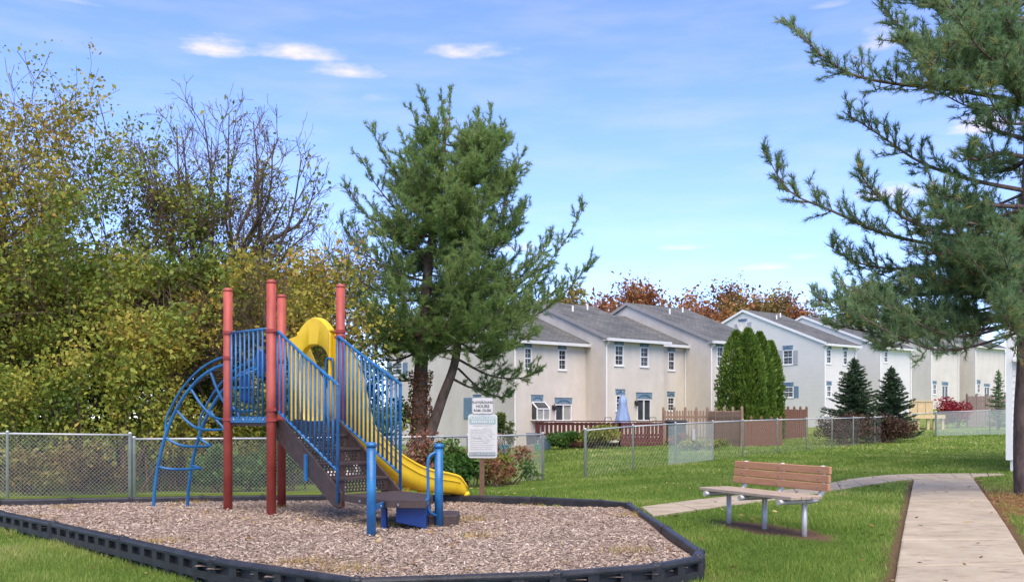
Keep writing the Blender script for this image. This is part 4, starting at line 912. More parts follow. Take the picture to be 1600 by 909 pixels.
def gable_extras():
    r = gD.rect(1154,502,1167,521.5); add_window(hD, gD, r, 'sash', gD.rect(1154,499,1167,502.6), [(*gD.rect(1148,506,1153.4,521.5), 'grey'), (*gD.rect(1167.6,503,1174,521.5), 'grey')])
    # brown block base and dish aerial
    mb = MB(); bx(mb, gD, .0, 12.4, -.75, -.02, .02, .05); part('block_base', mb, HM['block'], hD, world=False)
    a, z = gD.px(1163,512); mb = MB(); c = gD.pt(a, z, .45); mb.lathe((0,0,0), [(.02,0),(.25,.03),(.36,.08),(.35,.09),(.02,.03)], 14); mb.v = [tuple(Matrix.Rotation(math.radians(70),3,'X') @ Vector(v)+c) for v in mb.v]; d = part('dish', mb, HM['grey'], hD, world=False)
    g = MB(); g.tube([c, gD.pt(a+.4, z-.7, .0)], .03, 6); sub('dish_arm', g, HM['grey'], d)
    # garden (box) window on house A
    a0, a1, z0, z1 = fA.rect(830,627,848,655); n = .42; m = HM['trim']; mb = MB(); a1 += .1
    for q in ((a0,a0+.05),(a1-.05,a1),((a0+a1)/2-.025,(a0+a1)/2+.025)): bx(mb, fA, *q, z0, z1-.32, n-.05, n)
    bx(mb, fA, a0, a1, z0-.06, z0, .0, n+.03); bx(mb, fA, a0, a1, z1-.36, z1-.31, n-.05, n+.01); bx(mb, fA, a0, a1, z1-.05, z1, .03, .08)
    for q in (a0, a1-.05): mb.hexa([fA.pt(q,z1-.05,.03), fA.pt(q+.05,z1-.05,.03), fA.pt(q+.05,z1-.36,n), fA.pt(q,z1-.36,n), fA.pt(q,z1,.03), fA.pt(q+.05,z1,.03), fA.pt(q+.05,z1-.31,n), fA.pt(q,z1-.31,n)])
    gw = part('bay_window', mb, m, hA, world=False); g = MB(); g.quad(fA.pt(a0,z1-.02,.05), fA.pt(a1,z1-.02,.05), fA.pt(a1,z1-.33,n-.01), fA.pt(a0,z1-.33,n-.01)); sub('glass_roof', g, HM['pane'], gw)
    g = MB(); bx(g, fA, a0+.05, (a0+a1)/2-.025, z0, z1-.36, n-.04, n-.03); sub('pane', g, HM['curtain'], gw); g = MB(); bx(g, fA, (a0+a1)/2+.025, a1-.05, z0, z1-.36, n-.04, n-.03); sub('pane', g, HM['curtain'], gw)
    g = MB(); g.add([fA.pt(a0+.01,z0,.03), fA.pt(a0+.01,z0,n-.05), fA.pt(a0+.01,z1-.36,n-.05), fA.pt(a0+.01,z1-.06,.05)], [(0,1,2,3)]); sub('pane', g, HM['pane'], gw)
    # wall lamps by the patio doors
    for fr, rt, x, y in ((fA,hA,863.6,636), (fB,hB,992.5,629)):
        a, z = fr.px(x, y); mb = MB(); bx(mb, fr, a-.05, a+.05, z-.08, z+.1, 0, .04); c = fr.pt(a, z, .13); mb.lathe(c, [(.03,-.16),(.08,-.1),(.085,.05),(.04,.1),(.01,.16)], 8); part('wall_lamp', mb, mat('lamp_black', (.02,.02,.022), .5), rt, world=False)
gable_extras()
hD2, *_ = house('town_house', 'white sided town house just right of the gabled one, half hidden by the right pine', (1374,541), 4.95, 1.0, 4.2, 12.4, 2.5, [win(1381,549,1387,566,544)], wall='siding')
hE, fE, gE, HE = house('town_house', 'far beige town house behind the red bush and raised timber deck', (1454,541), 6.25, 2.2, 5.0, 11.5, 2.3, [win(1457.5,600,1463,616,595.5), win(1471.5,602,1481,625,597,'door')])
hE2, *_ = house('town_house', 'farthest beige town house at the right beside the white sided wall', (1523,540), 6.6, 2.4, 6.0, 11.5, 2.3, [win(1526.5,600,1531.5,613.5,594), win(1537.5,604,1546,620,600,'door')])

# white sided house end at the right edge
def right_house():
    x0, y0 = 11.84, 23.0; g = gz(x0, y0); root = thing('house', 'white clapboard house corner behind the right pine trunk', 'house', (x0, y0, g), math.radians(-33))
    wmat = mat('clapboard_white', (.70,.70,.69), .6, .05, 3); zb = .30; bh = .155; n = 34
    def course(L): mb = MB(); mb.hexa([(0,-.028,0),(L,-.028,0),(L,0,0),(0,0,0),(0,-.006,bh+.01),(L,-.006,bh+.01),(L,0,bh+.01),(0,0,bh+.01)]); return mesh('siding_board', mb, wmat)
    mf, ms = course(5.0), course(7.5)
    mb = MB(); mb.box((2.55, 3.8, (zb+bh*n-.3)/2+.1), (4.95,7.4,bh*n+.5)); w = part('wall', mb, wmat, root, world=False)
    for i in range(n):
        o = link('siding_board', mf, w, False); o.location = (.06, .09, zb+i*bh)
        o = link('siding_board', ms, w, False); o.rotation_euler = (0,0,-math.pi/2); o.location = (.065, 7.6, zb+i*bh)
    mb = MB(); mb.box((.06, .07, zb+bh*n/2), (.14,.14,bh*n+.02)); part('corner_board', mb, HM['trim'], root, world=False)
    mb = MB(); mb.box((2.55, 3.8, .05), (4.85,7.28,.56)); part('block_base', mb, HM['block'], root, world=False)
    mb = MB(); mb.box((.75, .0, CAMH-(563-HY)/F*y0-g), (1.2,.16,.07)); part('window_hood', mb, HM['trim'], root, world=False)
    mb = MB(); H = zb+bh*n; mb.add([(-.03,-.30,H-.10),(5.4,-.30,H-.10),(5.4,8,H-.10),(-.03,8,H-.10),(-.03,3.8,H+1.9),(5.4,3.8,H+2.0)], [(0,1,5,4),(2,3,4,5),(0,4,3),(1,2,5),(0,3,2,1)]); part('roof', mb, HM['roof'], root, world=False)
right_house()

# ------------------------------------------------------------------ decks, wooden fences, yard things
RW = mat('red_stained_wood', (.085,.017,.013), .65, .25, 3, .2, 40, color2=(.135,.034,.026), stretch=(6,6,1)); PINE = mat('weathered_wood', (.25,.155,.105), .8, .25, 3, .3, 40, color2=(.35,.235,.17), stretch=(6,6,1))
RUST = mat('russet_boards', (.155,.068,.04), .8, .25, 3, .3, 40, color2=(.22,.11,.068), stretch=(6,6,1)); NEWW = mat('fresh_lumber', (.55,.40,.20), .75, .15, 3, .2, 40, color2=(.64,.48,.27), stretch=(5,5,1)); GREYB = mat('grey_brown_boards', (.20,.145,.12), .85, .25, 3, .3, 40, stretch=(6,6,1))
def board_run(root, A, B, z0, z1, w, gap, m, nm='picket', th=.022, pointed=False, jitter=0.0):
    """boards side by side from A to B (world xy), one mesh shared"""
    A, B = Vector((*A,0)), Vector((*B,0)); L = (B-A).length; n = max(1, int(L/(w+gap))); ang = math.atan2(B.y-A.y, B.x-A.x); hh = z1-z0
    mb = MB(); pr = [(-w/2,0),(w/2,0),(w/2,hh-(w*.55 if pointed else .01)),(w*.16,hh),(-w*.16,hh),(-w/2,hh-(w*.55 if pointed else .01))] if pointed else [(-w/2,0),(w/2,0),(w/2,hh),(-w/2,hh)]
    k = len(pr); mb.add([(x,-th/2,z) for x, z in pr]+[(x,th/2,z) for x, z in pr], [tuple(range(k)), tuple(range(2*k-1,k-1,-1))]+[(i,(i+1)%k,k+(i+1)%k,k+i) for i in range(k)]); me = mesh(nm, mb, m); rr = random.Random(n)
    for i in range(n):
        q = A+(B-A)*((i+.5)/n); o = link(nm, me, root, True); o.location = (q.x, q.y, z0+rr.uniform(-jitter, jitter)); o.rotation_euler = (0,rr.uniform(-.5,.5)*jitter,ang)
def red_deck():
    a, b, c = P(838,0,42.6), P(969,0,40.6), P(1034,0,41.4); g = .1
    root = thing('deck', 'dark red stained timber deck with picket railing behind the blue parasol house shrubs', 'deck', (b.x, b.y, gz(b.x,b.y)))
    zf = .48; zt = 1.19
    fr1, fr2 = Vector((b.x,b.y,0)), Vector((c.x,c.y,0)); un = Vector((math.cos(UA+math.pi/2), math.sin(UA+math.pi/2),0))
    mb = MB(); mb.prism([(a.x,a.y),(b.x,b.y),(c.x,c.y),(c.x-2.2,c.y+4.5),(a.x+.6,a.y+2.2)], zf-.05, zf); part('deck_floor', mb, RW, root)
    def rail(A, B, z0, skirt, w, gap):
        board_run(root, (A.x,A.y-.03), (B.x,B.y-.03), z0, zt-.05, w, gap, RW, 'picket')
        mb = MB(); mb.beam(Vector((A.x,A.y,zt)), Vector((B.x,B.y,zt)), .15, .045); part('top_rail', mb, RW, root)
        for zz in (zf+.12, zt-.12): mb = MB(); mb.beam(Vector((A.x,A.y+.02,zz)), Vector((B.x,B.y+.02,zz)), .04, .09); part('rail', mb, RW, root)
        n = 3
        for i in range(n+1): q = Vector((A.x,A.y+.03,0)).lerp(Vector((B.x,B.y+.03,0)), i/n); mb = MB(); mb.box((q.x,q.y,(zt+gz(q.x,q.y))/2-.05), (.1,.1,zt-gz(q.x,q.y))); part('post', mb, RW, root)
        if skirt:
            for k in range(2):
                mb = MB(); zz = gz((A.x+B.x)/2,(A.y+B.y)/2)+.1+k*.14; mb.beam(Vector((A.x,A.y-.06,zz)), Vector((B.x,B.y-.06,zz)), .03, .13); part('skirt_board', mb, RW, root)
    rail(a, b, zf-.1, False, .13, .075); rail(b, c, .36, True, .13, .045)
    s = P(905,0,40.2)
    for k in range(3): mb = MB(); mb.box((s.x, s.y+.3*k, gz(s.x,s.y)+.09+.13*k), (1.1,.32,.12)); part('step', mb, RW, root)
    for x in (950, 1020): q = P(x,656,42.6); mb = MB(); mb.tube([(q.x-.14,q.y,zt),(q.x-.14,q.y,zt+.16),(q.x+.14,q.y,zt+.16),(q.x+.14,q.y,zt)], .018, 6); part('metal_hoop', mb, mat('lamp_black', (.02,.02,.022)), root)
red_deck()
def wood_fences():
    def run(name, label, pA, pB, dA, dB, ytA, ytB, w, gap, m, pointed, group=None, posts=4, cat='fence', zdrop=.0):
        A, B = P(pA,0,dA), P(pB,0,dB); zt = (P(pA,ytA,dA).z+P(pB,ytB,dB).z)/2; g = min(gz(A.x,A.y), gz(B.x,B.y))
        root = thing(name, label, cat, ((A.x+B.x)/2, (A.y+B.y)/2, g)); board_run(root, (A.x,A.y), (B.x,B.y), g+.04, zt, w, gap, m, 'picket' if pointed else 'board', pointed=pointed, jitter=.012)
        for zz in (g+.25, zt-.3): mb = MB(); mb.beam(Vector((A.x,A.y+.04,zz)), Vector((B.x,B.y+.04,zz)), .04, .09); part('rail', mb, m, root)
        for i in range(posts+1): q = A.lerp(B, i/posts); mb = MB(); mb.box((q.x,q.y+.09,(g+zt+.1)/2), (.1,.1,zt+.1-g)); mb.lathe((q.x,q.y+.09,zt+.1), [(.07,0),(.02,.07)], 4); part('post', mb, m, root)
        return root
    run('picket_fence', 'weathered pointed picket fence left of the arborvitae', 1037,1106,44.5,44.0,642,640,.085,.045,PINE,True)
    run('picket_fence', 'weathered pointed picket fence running up to the arborvitae trunks', 1107,1160,43.6,39.5,637,646,.085,.04,PINE,True)
    run('board_fence', 'low russet board fence below the arborvitae', 1158,1221,39.6,41.5,657,655,.14,.004,RUST,False)
    run('board_fence', 'grey-brown raised deck skirt right of the arborvitae', 1222,1261,47.5,49,639,639.5,.14,.03,RUST,False)
    run('board_fence', 'grey board fence far right behind the red bush', 1512,1572,58,58,620,617,.16,.01,GREYB,False)
    # fresh timber deck on posts
    d = 55.0; A, B = P(1419,0,d), P(1476,0,d); root = thing('deck', 'raised fresh yellow timber deck left of the red bush', 'deck', ((A.x+B.x)/2, d, gz((A.x+B.x)/2, d)))
    zf, zt = P(0,648,d).z, P(0,626,d).z; mb = MB(); mb.box(((A.x+B.x)/2, d+1.2, zf-.1), (B.x-A.x,2.6,.22)); part('deck_floor', mb, NEWW, root)
    for x in (1421,1436,1451,1461,1474): q = P(x,0,d); g = gz(q.x,d); mb = MB(); mb.box((q.x,d+.1,(zf-.2+g)/2), (.14,.14,zf-.2-g+.2)); part('post', mb, NEWW, root)
    for x0, x1 in ((1421,1432.5),(1433.5,1445),(1446,1457)): a, b = P(x0,0,d).x, P(x1,0,d).x; mb = MB(); mb.box(((a+b)/2,d-.02,(zf+zt)/2), (b-a,.05,zt-zf-.1)); part('board_panel', mb, NEWW, root)
    mb = MB(); mb.box((P(1438,0,d).x,d-.02,zt), (P(1459,0,d).x-P(1417,0,d).x,.16,.06)); part('top_rail', mb, NEWW, root)
    for x0, x1 in ((1424,1437),): mb = MB(); mb.beam(Vector((P(x0,0,d).x,d+.02,zf-.25)), Vector((P(x0-7,0,d).x,d+.02,zf-.2)), .1, .1); mb.beam(Vector((P(1424,0,d).x,d+.03,gz(A.x,d)+.05)), Vector((P(1432,0,d).x,d+.03,zf-.2)), .1, .1); part('brace', mb, NEWW, root)
wood_fences()
def yard_things():
    bl = mat('parasol_blue', (.20,.30,.50), .8, .15, 6, color2=(.28,.38,.58)); q = P(973,0,42.8); z0 = .5
    root = thing('parasol', 'closed blue garden parasol standing on the red deck', 'parasol', (q.x,q.y,.48))
    mb = MB(); n = 20; prof = [(.03,2.55),(.09,2.42),(.13,2.30),(.17,2.26),(.16,2.05),(.22,1.7),(.30,1.3),(.36,1.02),(.33,.98),(.05,1.0)]
    pts = []
    for r, z in prof:
        for k in range(n): a = 2*math.pi*k/n; f = 1+.17*math.cos(a*6)*(r > .1); pts.append((q.x+r*f*math.cos(a), q.y+r*f*math.sin(a), z-.1))
    mb.add(pts, [(i*n+k, i*n+(k+1)%n, (i+1)*n+(k+1)%n, (i+1)*n+k) for i in range(len(prof)-1) for k in range(n)]+[tuple(range(n))]); part('canopy', mb, bl, root, smooth=True)
    mb = MB(); mb.lathe((q.x,q.y,0), [(.02,.5),(.02,2.5),(.012,2.55)], 8); mb.lathe((q.x,q.y,.485), [(.25,0),(.25,.05),(.05,.08)], 12); part('pole', mb, HM['grey'], root)
    def tub(name, label, cat, x0, x1, y0, y1, d, col, lid=True, rib=True):
        A, B = P(x0,y1,d), P(x1,y0,d); g = gz((A.x+B.x)/2, d); w = B.x-A.x; h = B.z-g; cx = (A.x+B.x)/2; rt = thing(name, label, cat, (cx,d,g)); m = mat(name+'_'+col[1], col[0], .5, .12, 4)
        mb = MB(); b, t = w*.44, w*.49; mb.hexa([(cx-b,d-b,g),(cx+b,d-b,g),(cx+b,d+b,g),(cx-b,d+b,g),(cx-t,d-t,g+h*.9),(cx+t,d-t,g+h*.9),(cx+t,d+t,g+h*.9),(cx-t,d+t,g+h*.9)])
        part('body', mb, m, rt); mb = MB(); mb.chamfer_box((cx,d,g+h*.95), (w*1.04,w*1.04,h*.1), 0, .015); part('lid' if lid else 'rim', mb, m, rt)
        for k in (.35,.65): mb = MB(); mb.box((cx,d-w*.465,g+h*.45), (w*.6,.03,.03)) if rib else None; 
    tub('bin', 'blue-grey plastic bin with lid beside the deck shrub', 'bin', 840.5,861,683,705,40.0,((.11,.17,.25),'blue'))
    tub('storage_box', 'dark grey storage box left of the blue bin', 'box', 822,839,676,699,41.2,((.10,.12,.14),'grey'))
    tub('recycling_box', 'green recycling box on the lawn behind the fence end post', 'box', 829,843,693,704,39.2,((.03,.22,.12),'green'))
    tub('carton', 'tan box standing in front of the green recycling box', 'box', 820,835,695,705,38.6,((.32,.22,.15),'tan'))
    tub('tub', 'bright turquoise tub behind the weeds right of the sign', 'tub', 776,797,694,708,36.0,((.02,.30,.32),'teal'))
    # covered grill
    q = P(1056,0,41.8); g = gz(q.x,q.y); rt = thing('grill', 'grill under a black cover beside the picket fence', 'grill', (q.x,q.y,g)); bm = mat('grill_cover', (.025,.026,.03), .6, .3, 6, .4, 12); mb = MB()
    mb.chamfer_box((q.x,q.y,g+.5), (.75,.55,1.0), .2, .08); part('cover', mb, bm, rt); mb = MB(); mb.chamfer_box((q.x,q.y,g+1.03), (.95,.5,.16), .2, .07); part('lid', mb, bm, rt)
yard_things()

# ------------------------------------------------------------------ trees and plants
BARK = mat('bark', (.055,.042,.034), .95, .35, 7, .9, 22, color2=(.12,.09,.072), stretch=(1,1,.35)); PBARK = mat('pine_bark', (.065,.048,.042), .95, .4, 8, 1.0, 18, color2=(.17,.12,.10), stretch=(1,1,.4))
TWIG = mat('twig', (.115,.075,.05), .9, .3, 9)
def curve_np(ctrl, n):
    return np.array([tuple(v) for v in bez([Vector(tuple(c)) for c in ctrl], max(2, n//(len(ctrl)-1)))])
def unit(v): return v/np.maximum(np.linalg.norm(v, axis=-1, keepdims=True), 1e-9)
def tubes_np(polys, sides=5):
    """polys: list of (points (m,3), radii (m,)) -> V, F"""
    VV = []; FF = []; o = 0; ang = np.arange(sides)*2*np.pi/sides; ca, sa = np.cos(ang), np.sin(ang)
    for pts, rad in polys:
        pts = np.asarray(pts); m = len(pts); t = unit(np.gradient(pts, axis=0)); a = np.array([0,0,1.]) if abs(t[0,2]) < .85 else np.array([1.,0,0])
        x = unit(np.cross(t, a)); y = np.cross(t, x)
        ring = pts[:,None]+(x[:,None]*ca[None,:,None]+y[:,None]*sa[None,:,None])*np.asarray(rad)[:,None,None]
        VV.append(ring.reshape(-1,3)); i = np.arange(m-1)[:,None]*sides+o; k = np.arange(sides)[None]; k2 = (k+1) % sides
        FF.append(np.stack([i+k, i+k2, i+sides+k2, i+sides+k], -1).reshape(-1,4)); o += m*sides
    return np.concatenate(VV), np.concatenate(FF)
def leaves_np(pts, size, r, aspect=.62, droop=.35, rnd=None):
    """folded diamond leaves at pts; two triangles-worth quads bent at the midrib"""
    n = len(pts); d = r.normal(0,1,(n,3)); d[:,2] -= droop; d = unit(d); s = unit(np.cross(d, r.normal(0,1,(n,3)))); sz = size*np.clip(r.lognormal(-.05,.34,n), .4, 1.8)[:,None]; nn = np.cross(d, s)
    V = np.stack([pts, pts+d*sz*.45+s*sz*aspect/2+nn*sz*.10, pts+d*sz, pts+d*sz*.45-s*sz*aspect/2+nn*sz*.10], 1).reshape(-1,3)
    return V, np.arange(4*n).reshape(-1,4), (r.rand(n) if rnd is None else rnd)
def blobnoise(p, r, f=1.0):
    """cheap smooth 3-d noise in about -1..1"""
    q = np.zeros(len(p))
    for k in range(6):
        w = r.normal(0, f*(1+.5*k), 3); q += np.sin(p@w+r.uniform(0,6.28))/(1+.35*k)
    return q/2.4
def grow(r, start, d, L, rad, level, maxlev, out, spread=.75, up=.18, kids=(5,5,4,4), wander=.16, ratio=.62, minr=.006):
    n = 5+(level == 0)*3; pts = [np.array(start, float)]; dd = np.array(d, float)
    for i in range(n):
        dd = dd+r.normal(0, wander, 3)+np.array([0,0,up*.22]); dd /= np.linalg.norm(dd); pts.append(pts[-1]+dd*L/n)
    pts = np.array(pts); rr = np.maximum(rad*(1-np.linspace(0,1,n+1)*.62), minr); out.append((level, pts, rr))
    if level >= maxlev: return
    for k in range(kids[min(level, len(kids)-1)]):
        t = r.uniform(.28 if level else .32, 1.0); i = min(int(t*n), n-1); f = t*n-i; s = pts[i]*(1-f)+pts[i+1]*f; td = pts[i+1]-pts[i]; td /= np.linalg.norm(td)
        side = np.cross(td, r.normal(0,1,3)); side /= np.linalg.norm(side)+1e-9; a = r.uniform(.6,1.15)*spread; nd = td*math.cos(a)+side*math.sin(a)+np.array([0,0,up]); nd /= np.linalg.norm(nd)
        grow(r, s, nd, L*ratio*r.uniform(.75,1.2)*(1.15-.35*t), max(rr[i]*r.uniform(.5,.72), minr), level+1, maxlev, out, spread, up, kids, wander, ratio, minr)
def broadleaf(name, label, base, H, lean, seed, lm, nleaf, leaf, leafiness, trunk_r=.16, first=.30, spread=.8, maxlev=4, kids=(7,6,5,4), L0=.62, up=.2, group=None, cat='tree', ratio=.62, minr=.006, wander=.13):
    """leafiness(p, r): keep-probability of a leaf at each point, in tree-height units"""
    r = np.random.RandomState(seed); base = np.array(base, float); sk = []
    grow(r, base-np.array([0,0,.1]), unit(np.array([lean[0],lean[1],1.0])), H*L0, trunk_r, 0, maxlev, sk, spread, up, kids, wander, ratio, minr)
    top = max(p[:,2].max() for _, p, _ in sk); f = H/(top-base[2]); sk = [(l, base+(p-base)*f, q) for l, p, q in sk]
    root = thing(name, label, cat, tuple(base), 0, group)
    V, Fc = tubes_np([(p, q) for l, p, q in sk if l <= 1], 7); part('trunk', npmesh('trunk', V, Fc, BARK, smooth=True), None, root)
    V, Fc = tubes_np([(p[::2] if len(p) > 4 and l > 2 else p, q[::2] if len(p) > 4 and l > 2 else q) for l, p, q in sk if l > 1], 3); br = part('branches', npmesh('branches', V, Fc, TWIG, smooth=True), None, root); 
    src = np.concatenate([p for l, p, q in sk if l >= maxlev-1]); i = np.repeat(r.randint(0, len(src), nleaf*3//12), 12); p = src[i]+r.normal(0, leaf*1.6, (len(i),3))
    k = r.rand(len(p)) < leafiness((p-base)/H, p, r); p = p[k][:nleaf]
    if len(p):
        V, Fc, rn = leaves_np(p, leaf, r, rnd=np.clip(.47+.36*blobnoise(p, r, .7)+r.normal(0,.17,len(p)), 0, 1)); part('crown', npmesh('crown', V, Fc, lm, rn), None, root)
    return root
# leaf palettes (per-leaf colours of autumn foliage)
OLIVE = leaf_mat('olive_leaf', [(0,(.075,.125,.02)),(.3,(.15,.21,.032)),(.55,(.24,.275,.04)),(.8,(.37,.34,.05)),(1,(.44,.29,.06))])
YELG = leaf_mat('yellow_green_leaf', [(0,(.11,.14,.022)),(.35,(.24,.235,.034)),(.7,(.39,.32,.045)),(1,(.43,.25,.055))])
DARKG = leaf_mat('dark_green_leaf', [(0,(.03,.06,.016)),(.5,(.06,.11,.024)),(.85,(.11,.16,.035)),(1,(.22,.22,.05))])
RUSTY = leaf_mat('rust_leaf', [(0,(.14,.05,.022)),(.4,(.28,.105,.04)),(.75,(.38,.18,.06)),(1,(.42,.28,.10))])
BROWNL = leaf_mat('brown_leaf', [(0,(.085,.055,.02)),(.4,(.17,.115,.035)),(.75,(.25,.19,.05)),(1,(.22,.24,.05))])
REDL = leaf_mat('crimson_leaf', [(0,(.16,.012,.02)),(.6,(.34,.03,.045)),(1,(.45,.10,.09))])
VINE = leaf_mat('vine_leaf', [(0,(.14,.055,.03)),(.45,(.27,.105,.06)),(.7,(.22,.13,.05)),(.88,(.12,.15,.035)),(1,(.36,.18,.09))])
HERB = leaf_mat('herb_leaf', [(0,(.03,.09,.02)),(.5,(.07,.16,.03)),(1,(.15,.22,.05))])
def tree_at(px, d): x = (px-HX)/F*d; return (x, d, gz(x, d))
def hgt(py, d): return CAMH+(HY-py)/F*d
def woods():
    bare = lambda lo, hi, mx=1.0: (lambda q, p, r: np.clip((hi-q[:,2])/(hi-lo), .04, 1)*mx*np.clip(.42+1.7*blobnoise(p, r, .95), 0.02, 1))
    def T(px, d, top, seed, lab, lm, n, leaf, lf, lean=(0,0), **k): b = tree_at(px, d); broadleaf('deciduous_tree', lab, b, hgt(top, d)-b[2], lean, seed, lm, n, leaf, lf, group='trees of the wood behind the left fence', **k)
    T(40,25.5,104,11,'tall olive-leaved tree at far left, bare twigs at its top', YELG, 27000,.105,bare(.8,1.12,1.5), (.05,0), trunk_r=.2, spread=.9, L0=.42, ratio=.74, kids=(8,6,5,4), wander=.2)
    T(190,27.5,150,34,'thin tree with sparse olive-brown leaves between the olive tree and the bare tree', OLIVE, 15000,.10,bare(.62,1.08,1.1), (.04,0), trunk_r=.15, spread=.8, wander=.2, minr=.008, L0=.42, ratio=.74, kids=(7,6,5,3))
    T(285,23.5,345,48,'leaning dark-trunked tree with olive leaves behind the arch ladder', OLIVE, 30000,.108,bare(.9,1.25,1.5), (.22,.0), trunk_r=.2, spread=.95, L0=.45, ratio=.78, kids=(9,7,5,4))
    T(120,23.8,300,53,'bushy yellow-green tree behind the left fence panel', OLIVE, 30000,.108,bare(.9,1.3,1.5), (-.1,0), trunk_r=.16, spread=1.0, L0=.45, ratio=.78, kids=(9,7,5,4))
    T(-30,24.0,240,59,'leafy green tree cut by the left picture edge', OLIVE, 23000,.11,bare(.9,1.3,1.5), (.1,0), trunk_r=.18, spread=1.0, L0=.45, ratio=.76, kids=(9,7,5,4))
    T(418,24.8,375,62,'small yellowing tree behind the red posts', YELG, 17000,.10,bare(.8,1.2,1.2), (.0,0), trunk_r=.11, spread=1.0, L0=.45, ratio=.76, kids=(8,7,5,4))
    T(490,34,330,67,'slender sparse-leaved tree just left of the middle pine', BROWNL, 5200,.10,bare(.6,1.05,.8), (-.08,0), trunk_r=.1, spread=.8)
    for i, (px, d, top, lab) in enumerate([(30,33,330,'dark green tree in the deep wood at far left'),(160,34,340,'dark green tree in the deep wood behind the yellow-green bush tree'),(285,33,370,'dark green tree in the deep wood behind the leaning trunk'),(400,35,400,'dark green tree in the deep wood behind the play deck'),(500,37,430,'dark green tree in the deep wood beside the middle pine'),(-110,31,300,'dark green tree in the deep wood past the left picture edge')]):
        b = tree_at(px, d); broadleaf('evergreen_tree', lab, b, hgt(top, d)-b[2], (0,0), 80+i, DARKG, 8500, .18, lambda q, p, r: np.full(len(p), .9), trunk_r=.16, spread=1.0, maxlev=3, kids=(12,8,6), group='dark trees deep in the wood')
woods()
def bare_tree():
    r = np.random.RandomState(12); d = 27.0; b = np.array(tree_at(340, d)); root = thing('deciduous_tree', 'nearly bare spreading tree left of the middle pine', 'tree', tuple(b), 0, 'trees of the wood behind the left fence')
    A = lambda x, y, dy=0.0: np.array(P(x, y, d+dy)); big = []; small = []; LP = []
    tr = curve_np([b-np.array([0,0,.2]), A(338,600), A(344,520), A(358,440)], 14); big.append((tr, np.linspace(.2,.12,len(tr))))
    tips = [(238,250,-.3),(300,215,-.8),(385,205,.9),(440,240,-.9),(252,235,-.6),(290,195,.5),(332,180,-.4),(372,178,.6),(410,190,-.5),(450,215,.4),(485,250,-.4),(505,300,.6),(512,350,-.5),(525,405,.4),(268,290,.9),(345,215,1.3),(425,255,-1.2),(465,300,1.3)]
    def twig(s, dd, L, rad, lev):
        m = 5; q = [s]
        for _ in range(m): dd = dd+r.normal(0,.14,3)+np.array([0,0,.05]); dd = dd/np.linalg.norm(dd); q.append(q[-1]+dd*L/m)
        q = np.array(q); small.append((q, np.linspace(rad, max(rad*.5,.006), m+1))); LP.append(q)
        if lev >= 2: return
        for k in range(4 if lev == 0 else 2):
            t = r.uniform(.2,.98); i = min(int(t*m), m-1); sd = np.cross(dd, r.normal(0,1,3)); sd /= np.linalg.norm(sd)+1e-9; a = r.uniform(.45,.95); tg = q[i+1]-q[i]; tg = tg/np.linalg.norm(tg); twig(q[i]*(1-(t*m-i))+q[i+1]*(t*m-i), tg*math.cos(a)+sd*math.sin(a), L*r.uniform(.4,.65), rad*.6, lev+1)
    for x, y, dy in tips:
        s = tr[r.randint(int(len(tr)*.5), len(tr))]; e = A(x-14, y, dy); D = e-s; L = np.linalg.norm(D); m1 = s+D*.33+np.array([D[0]*.16,0,-.03*L])+r.normal(0,.16,3); m2 = s+D*.68+np.array([D[0]*.10,0,-.03*L])+r.normal(0,.16,3); c = curve_np([s, m1, m2, e], 18); n = len(c); big.append((c, np.linspace(.072,.014,n)))
        tg = unit(np.gradient(c, axis=0))
        for k in range(12):
            t = .3+.7*(k+r.rand())/12; i = min(int(t*(n-1)), n-2); sd = np.cross(tg[i], r.normal(0,1,3)); sd /= np.linalg.norm(sd)+1e-9; a = r.uniform(.45,1.0); twig(c[i], tg[i]*math.cos(a)+sd*math.sin(a)+np.array([0,0,.12]), L*r.uniform(.16,.30)*(1.2-.5*t), .0155, 0)
    V, Fc = tubes_np(big, 7); part('trunk', npmesh('trunk', V, Fc, BARK, smooth=True), None, root); V, Fc = tubes_np(small, 3); part('branches', npmesh('branches', V, Fc, TWIG), None, root)
    src = np.concatenate(LP); p = src[r.randint(0, len(src), 9000)]+r.normal(0,.09,(9000,3)); h = (p[:,2]-b[2])/10.0
    p = p[r.rand(len(p)) < np.clip(1.45-h*1.4, .07, 1)*np.clip(.45+1.3*blobnoise(p, r, 1.0), 0, 1)]; V, Fc, rn = leaves_np(p, .115, r, rnd=np.clip(.55+.3*blobnoise(p, r, .8)+r.normal(0,.17,len(p)), 0, 1)); part('crown', npmesh('crown', V, Fc, OLIVE, rn), None, root)
bare_tree()
